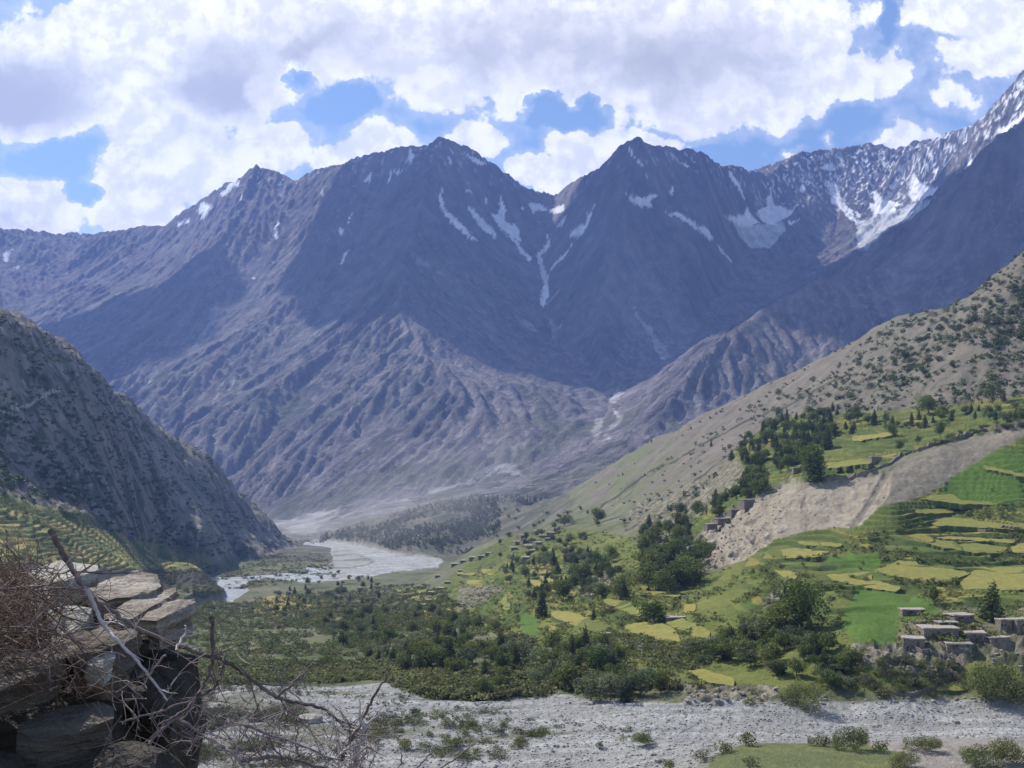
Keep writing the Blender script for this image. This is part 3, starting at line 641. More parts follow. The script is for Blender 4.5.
    # cover -----------------------------------------------------------
    n1 = fbm(X / 70, Y / 70, 5, 201); n2 = fbm(X / 12, Y / 12, 4, 205, .6); n3 = fbm(X / 3, Y / 3, 3, 209, .6)
    def mixc(col, m, c, k=1.0):
        m = (np.clip(m, 0, 1) * k)[..., None]; return col * (1 - m) + np.array(c) * m
    scrub = np.array([.125, .13, .07])
    col = np.ones(px.shape + (3,)) * scrub
    col = mixc(col, smooth(.0, .4, n1 + n2 * .6), (.17, .165, .12))
    col = mixc(col, smooth(.12, .3, -n1 + n2 * .5), (.070, .088, .038))
    col = mixc(col, (D > 2300) * (1 - ls), (.085, .085, .058), .85); col = mixc(col, (D > 2300) * (1 - ls) * smooth(.05, .3, n1 + n2 * .5), (.17, .16, .13), .7)
    grass = np.array([.118, .140, .034])
    col = mixc(col, rg, grass, .9); col = mixc(col, rg * smooth(.0, .3, n1 + .4 * n2), (.175, .175, .048), .8); col = mixc(col, rg * smooth(.1, .35, n2), (.072, .092, .028), .6)
    col = mixc(col, vg * rg * smooth(.12, .22, fbm(X / 45, Y / 45, 3, 211)), (.22, .215, .07), .7)
    col = mixc(col, sg, (.13, .145, .038))
    for sd_, mk_, wd_ in ((170, tm, 34.0), (174, tm2, 30.0)):
        st_n = perlin(X / wd_ + LV[sd_] * 7.31, LV[sd_] * 3.77 + .5, 240); st_m = perlin(X / wd_ + LV[sd_] * 5.13, LV[sd_] * 2.71 + .5, 241)
        col = mixc(col, mk_ * smooth(.02, .06, st_n), (.25, .215, .06), .8); col = mixc(col, mk_ * smooth(.10, .14, st_m), (.09, .135, .032), .8)
    col = mixc(col, sg * smooth(.0, .25, n2), (.075, .095, .03), .7)
    # left slope
    rl = np.array([.185, .168, .150])
    col = mixc(col, ls2, rl); col = mixc(col, ls2 * smooth(.0, .35, n2 + n1 * .5), (.275, .255, .228), .85)
    vegl = smooth(.02, .2, fbm(X / 26, Y / 26, 4, 215, .65) + .12 * n1 + .10 * smooth(150, -50, Z))
    col = mixc(col, ls2 * vegl, (.050, .058, .034), .8)
    tal = smooth(.15, .4, fbm((X * .6 + Y * .8) / 60, (X * .8 - Y * .6) / 500, 3, 217)) * smooth(60, -60, Z)
    col = mixc(col, ls2 * tal, (.22, .215, .18), .7)
    # trail across the left slope
    rowz = HZ - F * Z / D; trail = np.abs(rowz - np.interp(px, [-50, 0, 30, 48, 58], [428, 412, 405, 393, 390])) < 1.6
    col = mixc(col, trail & (px < 60) & (D > 1300) & (D < 2300), (.42, .40, .37))
    lt_n = fbm(X / 38, Y / 38, 3, 219)
    col = mixc(col, lt, (.165, .18, .065)); col = mixc(col, lt * smooth(-.02, .10, lt_n), (.31, .27, .10), .9); col = mixc(col, lt * smooth(.05, .15, -lt_n), (.085, .12, .035), .8)
    col = mixc(col, ris3, (.06, .07, .035), .6)
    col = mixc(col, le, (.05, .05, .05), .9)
    # brown slope
    col = mixc(col, br, (.158, .138, .112)); col = mixc(col, br * smooth(.0, .3, n1), (.195, .172, .142), .6); col = mixc(col, br * smooth(.05, .35, n2), (.125, .118, .088), .6)
    gs = smooth(720, 620, px) * smooth(.0, .2, fbm(X / 80, Y / 80, 3, 223) + .12)
    col = mixc(col, br * gs, (.125, .145, .06), .75)
    sh = smooth(-.12, .10, fbm(X / 120, Y / 120, 4, 225) + .0022 * (px - 800) - .0032 * np.abs(row0 - 410 + (px - 820) * .55))
    col = mixc(col, br * sh * smooth(.0, .2, n2), (.085, .098, .058), .75)
    # irrigation channels cut across the brown slope
    for pts, wd in (([(640,515),(680,495),(700,476),(720,462),(735,449),(757,434)], 1.3), ([(600,508),(640,480),(690,452),(740,425),(800,398),(850,370)], .9), ([(625,530),(660,516),(700,490),(730,466)], 1.2)):
        P = np.array(pts, float); l = np.abs(jr - np.interp(px, P[:, 0], P[:, 1])) < wd
        l &= (px > P[0, 0]) & (px < P[-1, 0]) & (D > 1000) & (D < 2600)
        Z = Z - l * 1.2; col = mixc(col, l, (.05, .052, .035), .85)
    # bare banks
    col = mixc(col, pale, (.255, .225, .172)); col = mixc(col, pale * smooth(.0, .4, fur - .45), (.34, .305, .24), .7); col = mixc(col, pale * smooth(.1, .35, n2), (.155, .135, .105), .8)
    strat = smooth(.55, .8, np.sin(Z * 1.5 + n1 * 5 + n2 * 1.5)); col = mixc(col, pale * strat * (1 - .6 * west), (.23, .195, .155), .55)
    col = mixc(col, dsc, (.19, .168, .128)); col = mixc(col, dsc * smooth(.0, .3, n3), (.255, .225, .19), .6)
    col = mixc(col, smooth(5, 1.5, gut) * ((pale + dsc) > .4), (.14, .125, .10), .6)
    col = mixc(col, st, (.165, .145, .11)); col = mixc(col, st * smooth(.0, .2, n3 + n2 * .5), (.28, .25, .20), .8); col = mixc(col, st * smooth(.1, .25, -n2), (.09, .11, .045), .7)
    col = mixc(col, np.maximum(ris1, ris2), (.055, .080, .026), .85); col = mixc(col, ris4, (.07, .08, .04), .5)
    yard = inpoly(jx, jr, z9([(600,375),(650,340),(760,285),(860,280),(1024,290),(1200,290),(1200,410),(700,410)])) & (D > 380) & (D < 520)
    col = mixc(col, soft(yard.astype(float), 2) * smooth(-.25, .1, n2 + n1), (.19, .16, .12), .85)
    col = mixc(col, st * smooth(.0, .2, fbm(X / 9, Y / 9, 4, 243)), (.075, .085, .04), .75)
    tl = inpoly(jx, jr, [(150,440),(196,452),(240,490),(296,549),(270,553),(215,560),(185,520),(160,480)]) & (D > 1200)
    col = mixc(col, soft(tl.astype(float), 6) * smooth(-.3, .2, n1), (.27, .25, .21), .6)
    col = mixc(col, fg, (.080, .140, .028), .9)
    # wash
    wg = np.clip(wa, 0, 1)
    col = mixc(col, wg, (.265, .265, .258)); col = mixc(col, wg * smooth(-.02, .22, ch), (.36, .36, .35), .8); col = mixc(col, wg * smooth(.05, .3, n3), (.17, .168, .16), .6)
    col = mixc(col, wg * smooth(.12, .3, -ch), (.255, .25, .235), .6)
    isl = smooth(.10, .25, fbm(X / 40, Y / 14, 4, 231) + .0011 * (430 - px) - .0040 * np.abs(row0 - 722) + .02)
    col = mixc(col, wg * isl, (.13, .135, .085), .75)
    nw = (D > 268) & (D < 330) & (px > 870); col = mixc(col, nw * (1 - wa), (.27, .245, .225), .85)
    col = mixc(col, (D < 300) * (1 - wa) * (1 - me) * (1 - nw), (.24, .225, .20), .7)
    col = mixc(col, me, (.12, .135, .06)); col = mixc(col, me * smooth(.0, .3, n2), (.175, .18, .065), .6)
    # river gravel
    col = mixc(col, np.clip(rv, 0, 1), (.34, .34, .325)); col = mixc(col, rv * smooth(.0, .25, n2 + n1 * .5), (.25, .248, .235), .8); col = mixc(col, np.clip(gb, 0, 1), (.30, .30, .285)); col = mixc(col, gb * smooth(.0, .2, n1 + n2 * .5), (.12, .125, .085), .7)
    orf = inpoly(jx, jr, z7([(770,285),(850,262),(985,265),(975,285),(880,295),(830,308),(770,300)]))
    col = mixc(col, orf & (D < 1900), (.30, .235, .07), .9)
    vv = np.stack([X, Y, Z], -1)
    nD, nP = px.shape
    vid = np.arange(nD * nP).reshape(nD, nP)
    fa = np.stack([vid[:-1, :-1].ravel(), vid[:-1, 1:].ravel(), vid[1:, 1:].ravel(), vid[1:, :-1].ravel()], 1)
    m, nt = new_mat('valley_ground')
    at_ = nt.n('ShaderNodeVertexColor', layer_name='Col').outputs[0]
    geo = nt.n('ShaderNodeNewGeometry').outputs['Position']
    na = nt.noise(geo, .35, 5, .7); nb = nt.noise(geo, 1.3, 3, .7); nc = nt.noise(geo, .05, 4, .65)
    lum = nt.m('ADD', nt.m('ADD', nt.m('MULTIPLY', na, .7), nt.m('MULTIPLY', nb, .5)), nt.m('MULTIPLY', nc, .5))
    lum = nt.mr(lum, .55, 1.15, .62, 1.38, sm=False)
    cmb = nt.n('ShaderNodeCombineXYZ', ins={0: lum, 1: lum, 2: lum}).outputs[0]
    cc = nt.mix(.9, at_, cmb, 'MULTIPLY')
    finish(nt, cc, .95, bump(nt, nt.m('ADD', na, nt.m('MULTIPLY', nb, .5)), .8, 1.2), .1)
    o = mesh_np('valley_ground', vv.reshape(-1, 3), fa, m, cols=col.reshape(-1, 3))
    tag(o, 'valley floor and slopes with fields, scrub, bare banks and stony wash', 'ground', kind='structure')
    print('valley', nD * nP, round(time.time() - T0, 1))
    return X, Y, Z, M, col
VX, VY, VZ, VM, VC = build_valley()
VROW = HZ - F * VZ / VY
_vis = np.minimum.accumulate(VROW, 0)              # visible skyline of the ground so far along each column
def at(px, row, dmin=0):
    """point of the ground seen at this column and row (first hit)"""
    i = int(round(min(max((px - PX0) / DPX, 0), len(gpx) - 1)))
    c = VROW[:, i]
    ok = np.where((c <= row) & (gD >= dmin))[0]
    if len(ok) == 0: k = len(gD) - 1
    else: k = ok[0]
    return Vector((float(VX[k, i]), float(VY[k, i]), float(VZ[k, i])))
_lgD = np.log(gD)
def zat(x, y):
    """ground height under (x, y)"""
    px = CX + F * x / y
    fi = min(max((px - PX0) / DPX, 0), len(gpx) - 1.001); i = int(fi); u = fi - i
    k = int(min(max(np.searchsorted(gD, y) - 1, 0), len(gD) - 2)); v = (y - gD[k]) / (gD[k + 1] - gD[k])
    return float(VZ[k, i] * (1 - u) * (1 - v) + VZ[k, i + 1] * u * (1 - v) + VZ[k + 1, i] * (1 - u) * v + VZ[k + 1, i + 1] * u * v)

# the river and the haze
def build_water():
    m, nt = new_mat('silty_water')
    geo = nt.n('ShaderNodeNewGeometry').outputs['Position']
    n = nt.noise(geo, .03, 5, .65); n2 = nt.noise(geo, .6, 3, .6)
    c = nt.mix(nt.mr(n, .4, .62), (.30, .33, .34), (.44, .46, .46))
    finish(nt, c, .35, bump(nt, n2, .5, .5), .5)
    v = [(-1400, 1300, -175.0), (500, 1300, -175.0), (500, 3300, -175.0), (-1400, 3300, -175.0)]
    nx = 40
    V = []; Fc = []
    for j in range(nx + 1):
        for i in range(nx + 1): V.append((-1400 + 1900 * i / nx, 1400 + 1900 * j / nx, -175.2))
    for j in range(nx):
        for i in range(nx): a = j * (nx + 1) + i; Fc.append((a, a + 1, a + nx + 2, a + nx + 1))
    o = mesh_np('river', V, Fc, m)
    tag(o, 'milky grey river winding over its gravel flat', 'river', kind='structure')
build_water()
def build_haze():
    bm = bmesh.new(); bmesh.ops.create_cube(bm, size=1)
    me = bpy.data.meshes.new('haze'); bm.to_mesh(me); bm.free()
    o = bpy.data.objects.new('haze', me); C.objects.link(o)
    x0, x1, y0, y1, z0, z1 = -13000, 13000, -600, 13500, -420, 4300
    o.scale = (x1 - x0, y1 - y0, z1 - z0); o.location = ((x0 + x1) / 2, (y0 + y1) / 2, (z0 + z1) / 2)
    m = bpy.data.materials.new('haze'); m.use_nodes = True; nt = NT(m.node_tree)
    v = nt.n('ShaderNodeVolumePrincipled'); v.inputs['Color'].default_value = HAZE_COL; v.inputs['Density'].default_value = HAZE_D; v.inputs['Anisotropy'].default_value = HAZE_G
    out = nt.n('ShaderNodeOutputMaterial'); nt.link(v.outputs[0], out.inputs['Volume'])
    me.materials.append(m)
    try: m.cycles.homogeneous_volume = True
    except Exception: pass
    tag(o, 'thin blue haze filling the whole valley', 'haze', kind='stuff')
HAZE_COL, HAZE_D, HAZE_G = (.27, .42, .95, 1), 4.8e-5, .1
build_haze()
# ------------------------------------------------------------------ vegetation
def leaf_mat(name, base, tint2):
    m, nt = new_mat(name)
    a = nt.n('ShaderNodeVertexColor', layer_name='Col').outputs[0]
    oi = nt.n('ShaderNodeObjectInfo').outputs['Random']
    c = nt.mix(nt.mr(oi, 0, 1, 0, 1, sm=False), base, tint2)
    c = nt.mix(1.0, c, a, 'MULTIPLY')
    b = nt.n('ShaderNodeBsdfPrincipled'); o = nt.n('ShaderNodeOutputMaterial')
    nt.link(c, b.inputs['Base Color']); b.inputs['Roughness'].default_value = .8; b.inputs['Specular IOR Level'].default_value = .15
    tr = nt.n('ShaderNodeBsdfTranslucent'); nt.link(c, tr.inputs[0])
    mx = nt.n('ShaderNodeMixShader'); mx.inputs[0].default_value = .35
    nt.link(b.outputs[0], mx.inputs[1]); nt.link(tr.outputs[0], mx.inputs[2]); nt.link(mx.outputs[0], o.inputs[0])
    return m
M_BROAD = leaf_mat('broad_leaves', (.085, .125, .030), (.150, .170, .048))
M_WILLOW = leaf_mat('grey_green_leaves', (.160, .180, .095), (.110, .145, .062))
M_DARK = leaf_mat('dark_needles', (.048, .070, .026), (.078, .100, .036))
M_SHRUB = leaf_mat('shrub_leaves', (.115, .142, .045), (.170, .172, .068))
M_DRY = leaf_mat('dry_shrub_leaves', (.125, .125, .070), (.100, .112, .056))
mb, nt = new_mat('bark'); g_ = nt.n('ShaderNodeTexCoord').outputs['Object']
finish(nt, nt.mix(nt.noise(g_, 6, 4), (.09, .07, .05), (.20, .17, .13)), .9); M_BARK = mb

def crown_mesh(kind, n, r, ls):
    """many small leaf sprays filling lobes of a crown of height 1 above the base; returns verts, quads, colours"""
    P = []; 
    if kind == 'broad':
        lobes = [(r.normal(0, .17), r.normal(0, .17), r.uniform(.28, .80), r.uniform(.16, .25)) for _ in range(13)] + [(0, 0, .62, .26), (0, 0, .85, .14)]
    elif kind == 'cone':
        lobes = [(r.normal(0, .05 * (1 - t)), r.normal(0, .05 * (1 - t)), .12 + .86 * t, .05 + .20 * (1 - t)) for t in np.linspace(0, 1, 12)]
    elif kind == 'poplar':
        lobes = [(r.normal(0, .02), r.normal(0, .02), .12 + .84 * t, .035 + .085 * math.sin(math.pi * (t * .8 + .15))) for t in np.linspace(0, 1, 11)]
    elif kind == 'willow':
        lobes = [(r.normal(0, .22), r.normal(0, .22), r.uniform(.25, .75), r.uniform(.16, .25)) for _ in range(10)]
    else:
        lobes = [(r.normal(0, .30), r.normal(0, .30), r.uniform(.15, .62), r.uniform(.20, .36)) for _ in range(8)] + [(0, 0, .45, .42)]
    L = np.array(lobes); wgt = L[:, 3] ** 2; wgt /= wgt.sum()
    idx = r.choice(len(L), n, p=wgt)
    d = r.normal(size=(n, 3)); d /= np.linalg.norm(d, axis=1)[:, None]
    rad = L[idx, 3] * (.55 + .5 * r.random(n) ** .7)
    zs = 1.15 if kind in ('cone', 'poplar') else .9
    c = L[idx, :3] + d * rad[:, None] * np.array([1, 1, zs])
    c[:, 2] = np.maximum(c[:, 2], .02)
    # spray quads, roughly facing outward with a lot of scatter
    nrm = d + r.normal(0, .55, (n, 3)); nrm /= np.linalg.norm(nrm, axis=1)[:, None]
    t1 = np.cross(nrm, r.normal(size=(n, 3))); t1 /= np.linalg.norm(t1, axis=1)[:, None] + 1e-9
    t2 = np.cross(nrm, t1)
    s = (ls * r.uniform(.5, 1.25, n))[:, None]
    v = np.stack([c - t1 * s, c - t2 * s * .7, c + t1 * s, c + t2 * s * .7], 1).reshape(-1, 3)
    f = np.arange(4 * n).reshape(n, 4)
    lobe_t = r.uniform(.75, 1.25, len(L))[idx]
    k = (lobe_t * r.uniform(.65, 1.35, n))[:, None] * np.array([1, 1, 1]) * (1 + r.normal(0, .06, (n, 3)))
    col = np.repeat(k, 4, 0)
    return v, f, col
def tube_mesh(paths, seg=5):
    """paths: list of (points, radii)"""
    V = []; Fc = []
    for pts, rad in paths:
        pts = [Vector(p) for p in pts]; b0 = len(V)
        up = Vector((0.13, .27, .95))
        for i, p in enumerate(pts):
            t = (pts[min(i + 1, len(pts) - 1)] - pts[max(i - 1, 0)])
            if t.length < 1e-9: t = Vector((0, 0, 1))
            t.normalize(); a = t.cross(up if abs(t.dot(up)) < .95 else Vector((1, 0, 0))).normalized(); b = t.cross(a)
            for k in range(seg):
                an = 2 * math.pi * k / seg
                V.append(p + (a * math.cos(an) + b * math.sin(an)) * rad[i])
        for i in range(len(pts) - 1):
            for k in range(seg):
                k2 = (k + 1) % seg; o = b0 + i * seg
                Fc.append((o + k, o + k2, o + seg + k2, o + seg + k))
        V.append(pts[-1] + (pts[-1] - pts[-2]).normalized() * rad[-1]); tip = len(V) - 1; o = b0 + (len(pts) - 1) * seg
        for k in range(seg): Fc.append((o + k, o + (k + 1) % seg, tip, tip))
    Fc = [f if len(set(f)) == 4 else f[:3] for f in Fc]
    return V, Fc
def tube_obj(name, paths, mat, parent=None, seg=5, smooth_sh=True):
    V, Fc = tube_mesh(paths, seg); me = bpy.data.meshes.new(name); me.from_pydata([tuple(v) for v in V], [], Fc)
    if smooth_sh: me.polygons.foreach_set('use_smooth', [True] * len(me.polygons))
    me.materials.append(mat); o = bpy.data.objects.new(name, me); C.objects.link(o)
    if parent: o.parent = parent
    return o
PROTO = {}
def proto(key, crown_kind, n, ls, mat, variants, trunk=True):
    L = []
    for v in range(variants):
        r = np.random.default_rng(abs(hash(key)) % 9999 if False else 50 + v * 13 + len(key) * 7)
        vv, f, c = crown_mesh(crown_kind, n, r, ls)
        me = mesh_np('crown', vv, f, mat, cols=c, link=False).data
        tm = None
        if trunk:
            w = .022 if crown_kind != 'poplar' else .014
            paths = [([(0, 0, -.06), (r.normal(0, .01), 0, .2), (r.normal(0, .02), r.normal(0, .02), .45), (0, 0, .75)], [w * 1.3, w, w * .7, w * .3])]
            for b in range(5):
                a = r.uniform(0, 6.28); h = r.uniform(.18, .5); l = .22 if crown_kind == 'broad' else .10
                paths.append(([(0, 0, h), (math.cos(a) * l * .5, math.sin(a) * l * .5, h + .10), (math.cos(a) * l, math.sin(a) * l, h + .24)], [w * .55, w * .4, w * .15]))
            V, Fc = tube_mesh(paths, 5); tm = bpy.data.meshes.new('trunk'); tm.from_pydata([tuple(p) for p in V], [], Fc); tm.materials.append(M_BARK)
        L.append((me, tm))
    PROTO[key] = L
proto('broad', 'broad', 1700, .036, M_BROAD, 5); proto('willow', 'willow', 1500, .036, M_WILLOW, 4)
proto('cone', 'cone', 1200, .032, M_DARK, 4); proto('poplar', 'poplar', 900, .018, M_BROAD, 3)
proto('shrub', 'shrub', 420, .060, M_SHRUB, 5, False); proto('dry', 'shrub', 380, .060, M_DRY, 4, False); proto('juniper', 'shrub', 420, .06, M_DARK, 4, False)
proto('bigbush', 'shrub', 4200, .026, M_SHRUB, 3, False)
NAMES = {'broad': 'broadleaf_tree', 'willow': 'willow_tree', 'cone': 'conifer_tree', 'poplar': 'poplar_tree', 'shrub': 'shrub', 'dry': 'dry_shrub', 'juniper': 'juniper_shrub', 'bigbush': 'bush'}
CATS = {'broad': 'tree', 'willow': 'tree', 'cone': 'tree', 'poplar': 'tree', 'shrub': 'shrub', 'dry': 'shrub', 'juniper': 'shrub', 'bigbush': 'bush'}
plant_count = 0
def plant(kind, p, h, label, group=None, w=1.0):
    """a tree (trunk, crown) or a shrub standing at p; crown and trunk are parts only on trees"""
    global plant_count
    me, tm = random.choice(PROTO[kind]); rz = random.uniform(0, 6.28)
    if tm:
        o = bpy.data.objects.new(NAMES[kind], None); o.empty_display_size = .5; C.objects.link(o)
        c = bpy.data.objects.new('crown', me); t = bpy.data.objects.new('trunk', tm)
        for q in (c, t): C.objects.link(q); q.parent = o
    else:
        o = bpy.data.objects.new(NAMES[kind], me); C.objects.link(o)
    o.location = (p[0], p[1], p[2] - .02 * h); o.rotation_euler = (0, 0, rz); o.scale = (h * w, h * w, h)
    tag(o, label, CATS[kind], group); plant_count += 1
    return o
def hpx(p, n): return n / F * p[1]           # n pixels tall at the distance of p, in metres
def sample_poly(poly, n, rr, mind=0.0):
    P = np.array(poly); x0, y0 = P.min(0); x1, y1 = P.max(0); out = []; tries = 0
    while len(out) < n and tries < n * 60:
        tries += 1
        a = rr.uniform(x0, x1); b = rr.uniform(y0, y1)
        if inpoly(np.array([a]), np.array([b]), poly)[0] and all((a - q[0]) ** 2 + (b - q[1]) ** 2 * 2.5 > mind * mind for q in out): out.append((a, b))
    return out
def cluster(poly, n, kinds, hm, label, group, seed, w=(.9, 1.25), mind=0.0, dmin=0, dmax=1e9):
    rr = random.Random(seed)
    for (a, b) in sample_poly(poly, n, rr, mind):
        p = at(a, b, dmin)
        if p[1] > dmax: continue
        k = rr.choice(kinds); h = rr.uniform(*hm)
        lb = label[k] if isinstance(label, dict) else label
        plant(k, p, h, lb, group, rr.uniform(*w))

# single trees one can point to: kind, column, row of the foot, height in pixels, width factor, label
SINGLES = [
 ('poplar', 992, 404, 37, 1.3, 'tall slim poplar standing alone high on the brown slope at far right'),
 ('broad', 928, 414, 20, 1.35, 'round dark tree at the upper shelf edge, left of the tall poplar'),
 ('broad', 940, 437, 17, .95, 'mid-sized round tree on the green shelf above the hedge line'),
 ('broad', 892, 437, 14, 1.0, 'small round tree in the middle of the green shelf'),
 ('broad', 900, 451, 12, 1.0, 'small dark tree by the brink of the bare bank, right of the stone hut'),
 ('broad', 918, 444, 9, 1.0, 'tiny tree on the shelf between the hut and the hedge'),
 ('willow', 778, 418, 14, .8, 'thin grey-green tree alone above the green shelf on the brown slope'),
 ('juniper', 813, 407, 7, 1.2, 'round dark shrub alone on the bare brown slope above the shelf trees'),
 ('broad', 812, 478, 36, .95, 'bright green tree at the left brink of the bare bank'),
 ('cone', 816, 482, 26, 1.5, 'dark bushy tree leaning over the top of the bare bank'),
 ('broad', 801, 634, 58, .95, 'tallest dark tree among the terraces left of the houses'),
 ('broad', 778, 640, 40, 1.2, 'broad green tree beside the tallest dark tree of the terraces'),
 ('willow', 763, 638, 28, 1.2, 'grey-green round tree in front of the white rock outcrop'),
 ('cone', 992, 622, 42, 1.35, 'dark pointed tree rising right behind the mud-roofed houses'),
 ('broad', 934, 605, 20, .9, 'small dark tree just above the lone stone hut'),
 ('broad', 585, 586, 26, .9, 'dark pointed tree among yellow strips in the middle of the valley side'),
 ('broad', 564, 600, 22, 1.1, 'rounded grey-green tree left of the pointed dark tree'),
 ('cone', 542, 618, 30, .9, 'slender dark conifer on the terraces above the tree belt'),
 ('cone', 594, 620, 12, .9, 'small lone conifer between two yellow strips'),
 ('broad', 620, 600, 27, 1.2, 'full green tree beside the stony knoll'),
 ('broad', 602, 598, 16, 1.3, 'low round tree in front of the stony knoll'),
 ('broad', 655, 623, 24, 1.4, 'dark spreading tree left of the hut by the yellow field'),
 ('broad', 493, 664, 20, 1.1, 'dark round tree beside the small yellow-green plot in the tree belt'),
 ('broad', 597, 524, 18, 1.0, 'blue-green tree at the top of the village terraces'),
 ('broad', 565, 526, 12, 1.5, 'low round tree beside the uppermost village terrace'),
 ('cone', 1004, 402, 12, .9, 'short narrow tree right beside the tall poplar'),
 ('cone', 711, 447, 7, .9, 'tiny upright tree alone on the brown slope near the channel'),
]
for k, px, row, n, w, lab in SINGLES:
    p = at(px, row); plant(k, p, hpx(p, n), lab, None, w)
# bushes of the near bank and wash
BUSHES = [
 (797, 706, 28, 1.5, 'bigbush', 'dark round bush on the far wash edge, left of the bank below the houses'),
 (750, 706, 10, 1.6, 'shrub', 'low grey bush on the far edge of the wash beside the dark round bush'),
 (988, 700, 44, 1.15, 'bigbush', 'largest dark bush at the foot of the bank below the houses'),
 (1012, 700, 26, 1.5, 'bigbush', 'dark spreading bush at the right edge of the wash'),
 (856, 751, 30, 1.0, 'bigbush', 'dark bush at the wash edge behind the near green meadow'),
 (928, 752, 19, 1.8, 'bigbush', 'grey-green bush on the stony near bank right of the meadow'),
 (903, 768, 20, 1.6, 'bigbush', 'yellow-green bush at the bottom edge of the near meadow'),
 (882, 752, 14, 1.5, 'shrub', 'small pale bush between two darker bushes at the meadow end'),
 (748, 746, 18, 1.2, 'shrub', 'pale bush at the upper left corner of the near meadow'),
 (723, 752, 14, 1.6, 'shrub', 'olive bush on the wash left of the near meadow'),
 (702, 762, 14, 1.5, 'dry', 'dry brown bush left of the near meadow at the bottom'),
 (644, 746, 16, 1.6, 'bigbush', 'lone olive bush in the middle of the grey wash'),
 (600, 750, 9, 1.3, 'dry', 'tiny dry bush on the wash left of the lone olive bush'),
 (667, 768, 12, 1.5, 'shrub', 'low bush on the wash at the bottom below the lone olive bush'),
 (542, 736, 12, 1.3, 'shrub', 'upright bush at the right end of the green island in the wash'),
 (748, 766, 12, 1.4, 'shrub', 'rough bush at the bottom left corner of the near meadow'),
 (1010, 766, 30, 1.5, 'bigbush', 'dark bush filling the bottom right corner of the near bank'),
 (975, 768, 24, 1.6, 'bigbush', 'olive bush beside the dark bush of the bottom right corner'),
]
for px, row, n, w, k, lab in BUSHES:
    p = at(px, row); plant(k, p, hpx(p, n), lab, None, w / 1.3)
for i, px in enumerate((812, 818, 826, 833, 841)):
    p = at(px, 746); plant('shrub', p, hpx(p, 11 + i % 3 * 2), 'small bush in the row along the meadow and wash edge', 'bushes in a row between meadow and wash', .7)

BELT = z8([(-20,330),(60,300),(120,320),(240,300),(330,300),(470,330),(500,400),(560,450),(640,420),(700,385),(820,420),(860,500),(1000,540),(900,570),(820,575),(560,550),(430,560),(250,510),(120,460),(-20,430)])
cluster(BELT, 120, ['broad', 'cone', 'broad', 'willow'], (6.5, 12.5), {'broad': 'dark leafy tree in the dense belt behind the grey wash', 'cone': 'dark pointed tree in the dense belt behind the grey wash', 'willow': 'pale grey-green tree in the dense belt behind the grey wash'}, 'trees of the belt along the wash', 1, mind=5)
cluster(z8([(0,180),(100,200),(180,320),(240,300),(100,330),(-60,340),(-200,330),(-200,250)]), 60, ['broad', 'willow', 'cone'], (7, 13), {'broad': 'dark leafy tree in the orchards below the village', 'willow': 'pale tree in the orchards below the village', 'cone': 'dark pointed tree in the orchards below the village'}, 'trees of the orchards below the village', 2, mind=5)
cluster(ze([(670,180),(760,150),(860,170),(920,260),(990,360),(985,450),(880,480),(700,480),(640,420),(560,400),(640,330)]), 40, ['broad', 'broad', 'cone'], (12, 20), {'broad': 'large green tree in the dense clump left of the bare bank', 'cone': 'dark conifer in the dense clump left of the bare bank'}, 'trees of the big clump by the bare bank', 3, mind=6, w=(1.1, 1.5))
cluster(z6([(160,450),(230,400),(300,335),(420,345),(460,330),(600,330),(640,380),(560,400),(440,400),(470,470),(400,520),(320,520),(280,560),(180,620),(100,640),(0,690),(0,640),(120,600),(200,520),(150,500)]), 125, ['cone', 'cone', 'broad', 'poplar'], (8, 15), {'cone': 'small dark conifer in the grove on the green shelf', 'broad': 'leafy tree in the grove on the green shelf', 'poplar': 'slim tree in the grove on the green shelf'}, 'trees of the grove on the green shelf', 4, mind=3, w=(1.0, 1.5))
cluster(z6([(640,380),(700,350),(900,330),(1024,320),(1100,300),(1100,360),(960,370),(860,350),(700,400)]), 36, ['broad', 'willow', 'cone'], (6, 12), {'broad': 'leafy tree at the back of the green shelf', 'willow': 'pale tree at the back of the green shelf', 'cone': 'dark conifer at the back of the green shelf'}, 'trees at the back of the shelf', 5, mind=5)
cluster(z6([(720,440),(800,405),(930,365),(1024,360),(1024,385),(900,400),(780,435)]), 26, ['juniper', 'shrub'], (3.2, 5.2), 'dark shrub in the hedge along the brink of the grey bank', 'shrubs of the hedge above the grey bank', 6, w=(1.2, 1.6))
cluster(z9([(130,390),(240,310),(330,330),(400,380),(500,420),(520,480),(500,540),(400,520),(270,500),(180,470),(20,460),(0,420)]), 60, ['broad', 'willow', 'broad', 'cone'], (5, 9.5), {'broad': 'leafy tree in the thicket at the foot of the terraces', 'willow': 'pale tree in the thicket at the foot of the terraces', 'cone': 'dark conifer in the thicket at the foot of the terraces'}, 'trees of the thicket left of the houses', 7, mind=3, w=(1.2, 1.6))
cluster(z9([(520,480),(700,440),(860,470),(850,560),(600,560),(520,540)]), 60, ['shrub', 'dry'], (2.2, 4.2), {'shrub': 'green shrub on the bank below the houses', 'dry': 'dry shrub on the bank below the houses'}, 'shrubs on the bank below the houses', 8)
cluster(z8([(560,150),(700,120),(850,150),(820,200),(860,270),(700,250),(600,290),(480,200),(520,130)]), 60, ['broad', 'willow', 'cone'], (7, 14), {'broad': 'leafy tree among the village terraces', 'willow': 'pale tree among the village terraces', 'cone': 'dark conifer among the village terraces'}, 'trees around the village', 9, mind=5)
cluster(ze([(0,80),(250,110),(480,60),(460,200),(300,330),(130,420),(0,400)]), 50, ['broad', 'willow'], (7, 13), {'broad': 'dark tree around the hamlet on the far terraces', 'willow': 'pale tree around the hamlet on the far terraces'}, 'trees around the far hamlet', 10, mind=5)
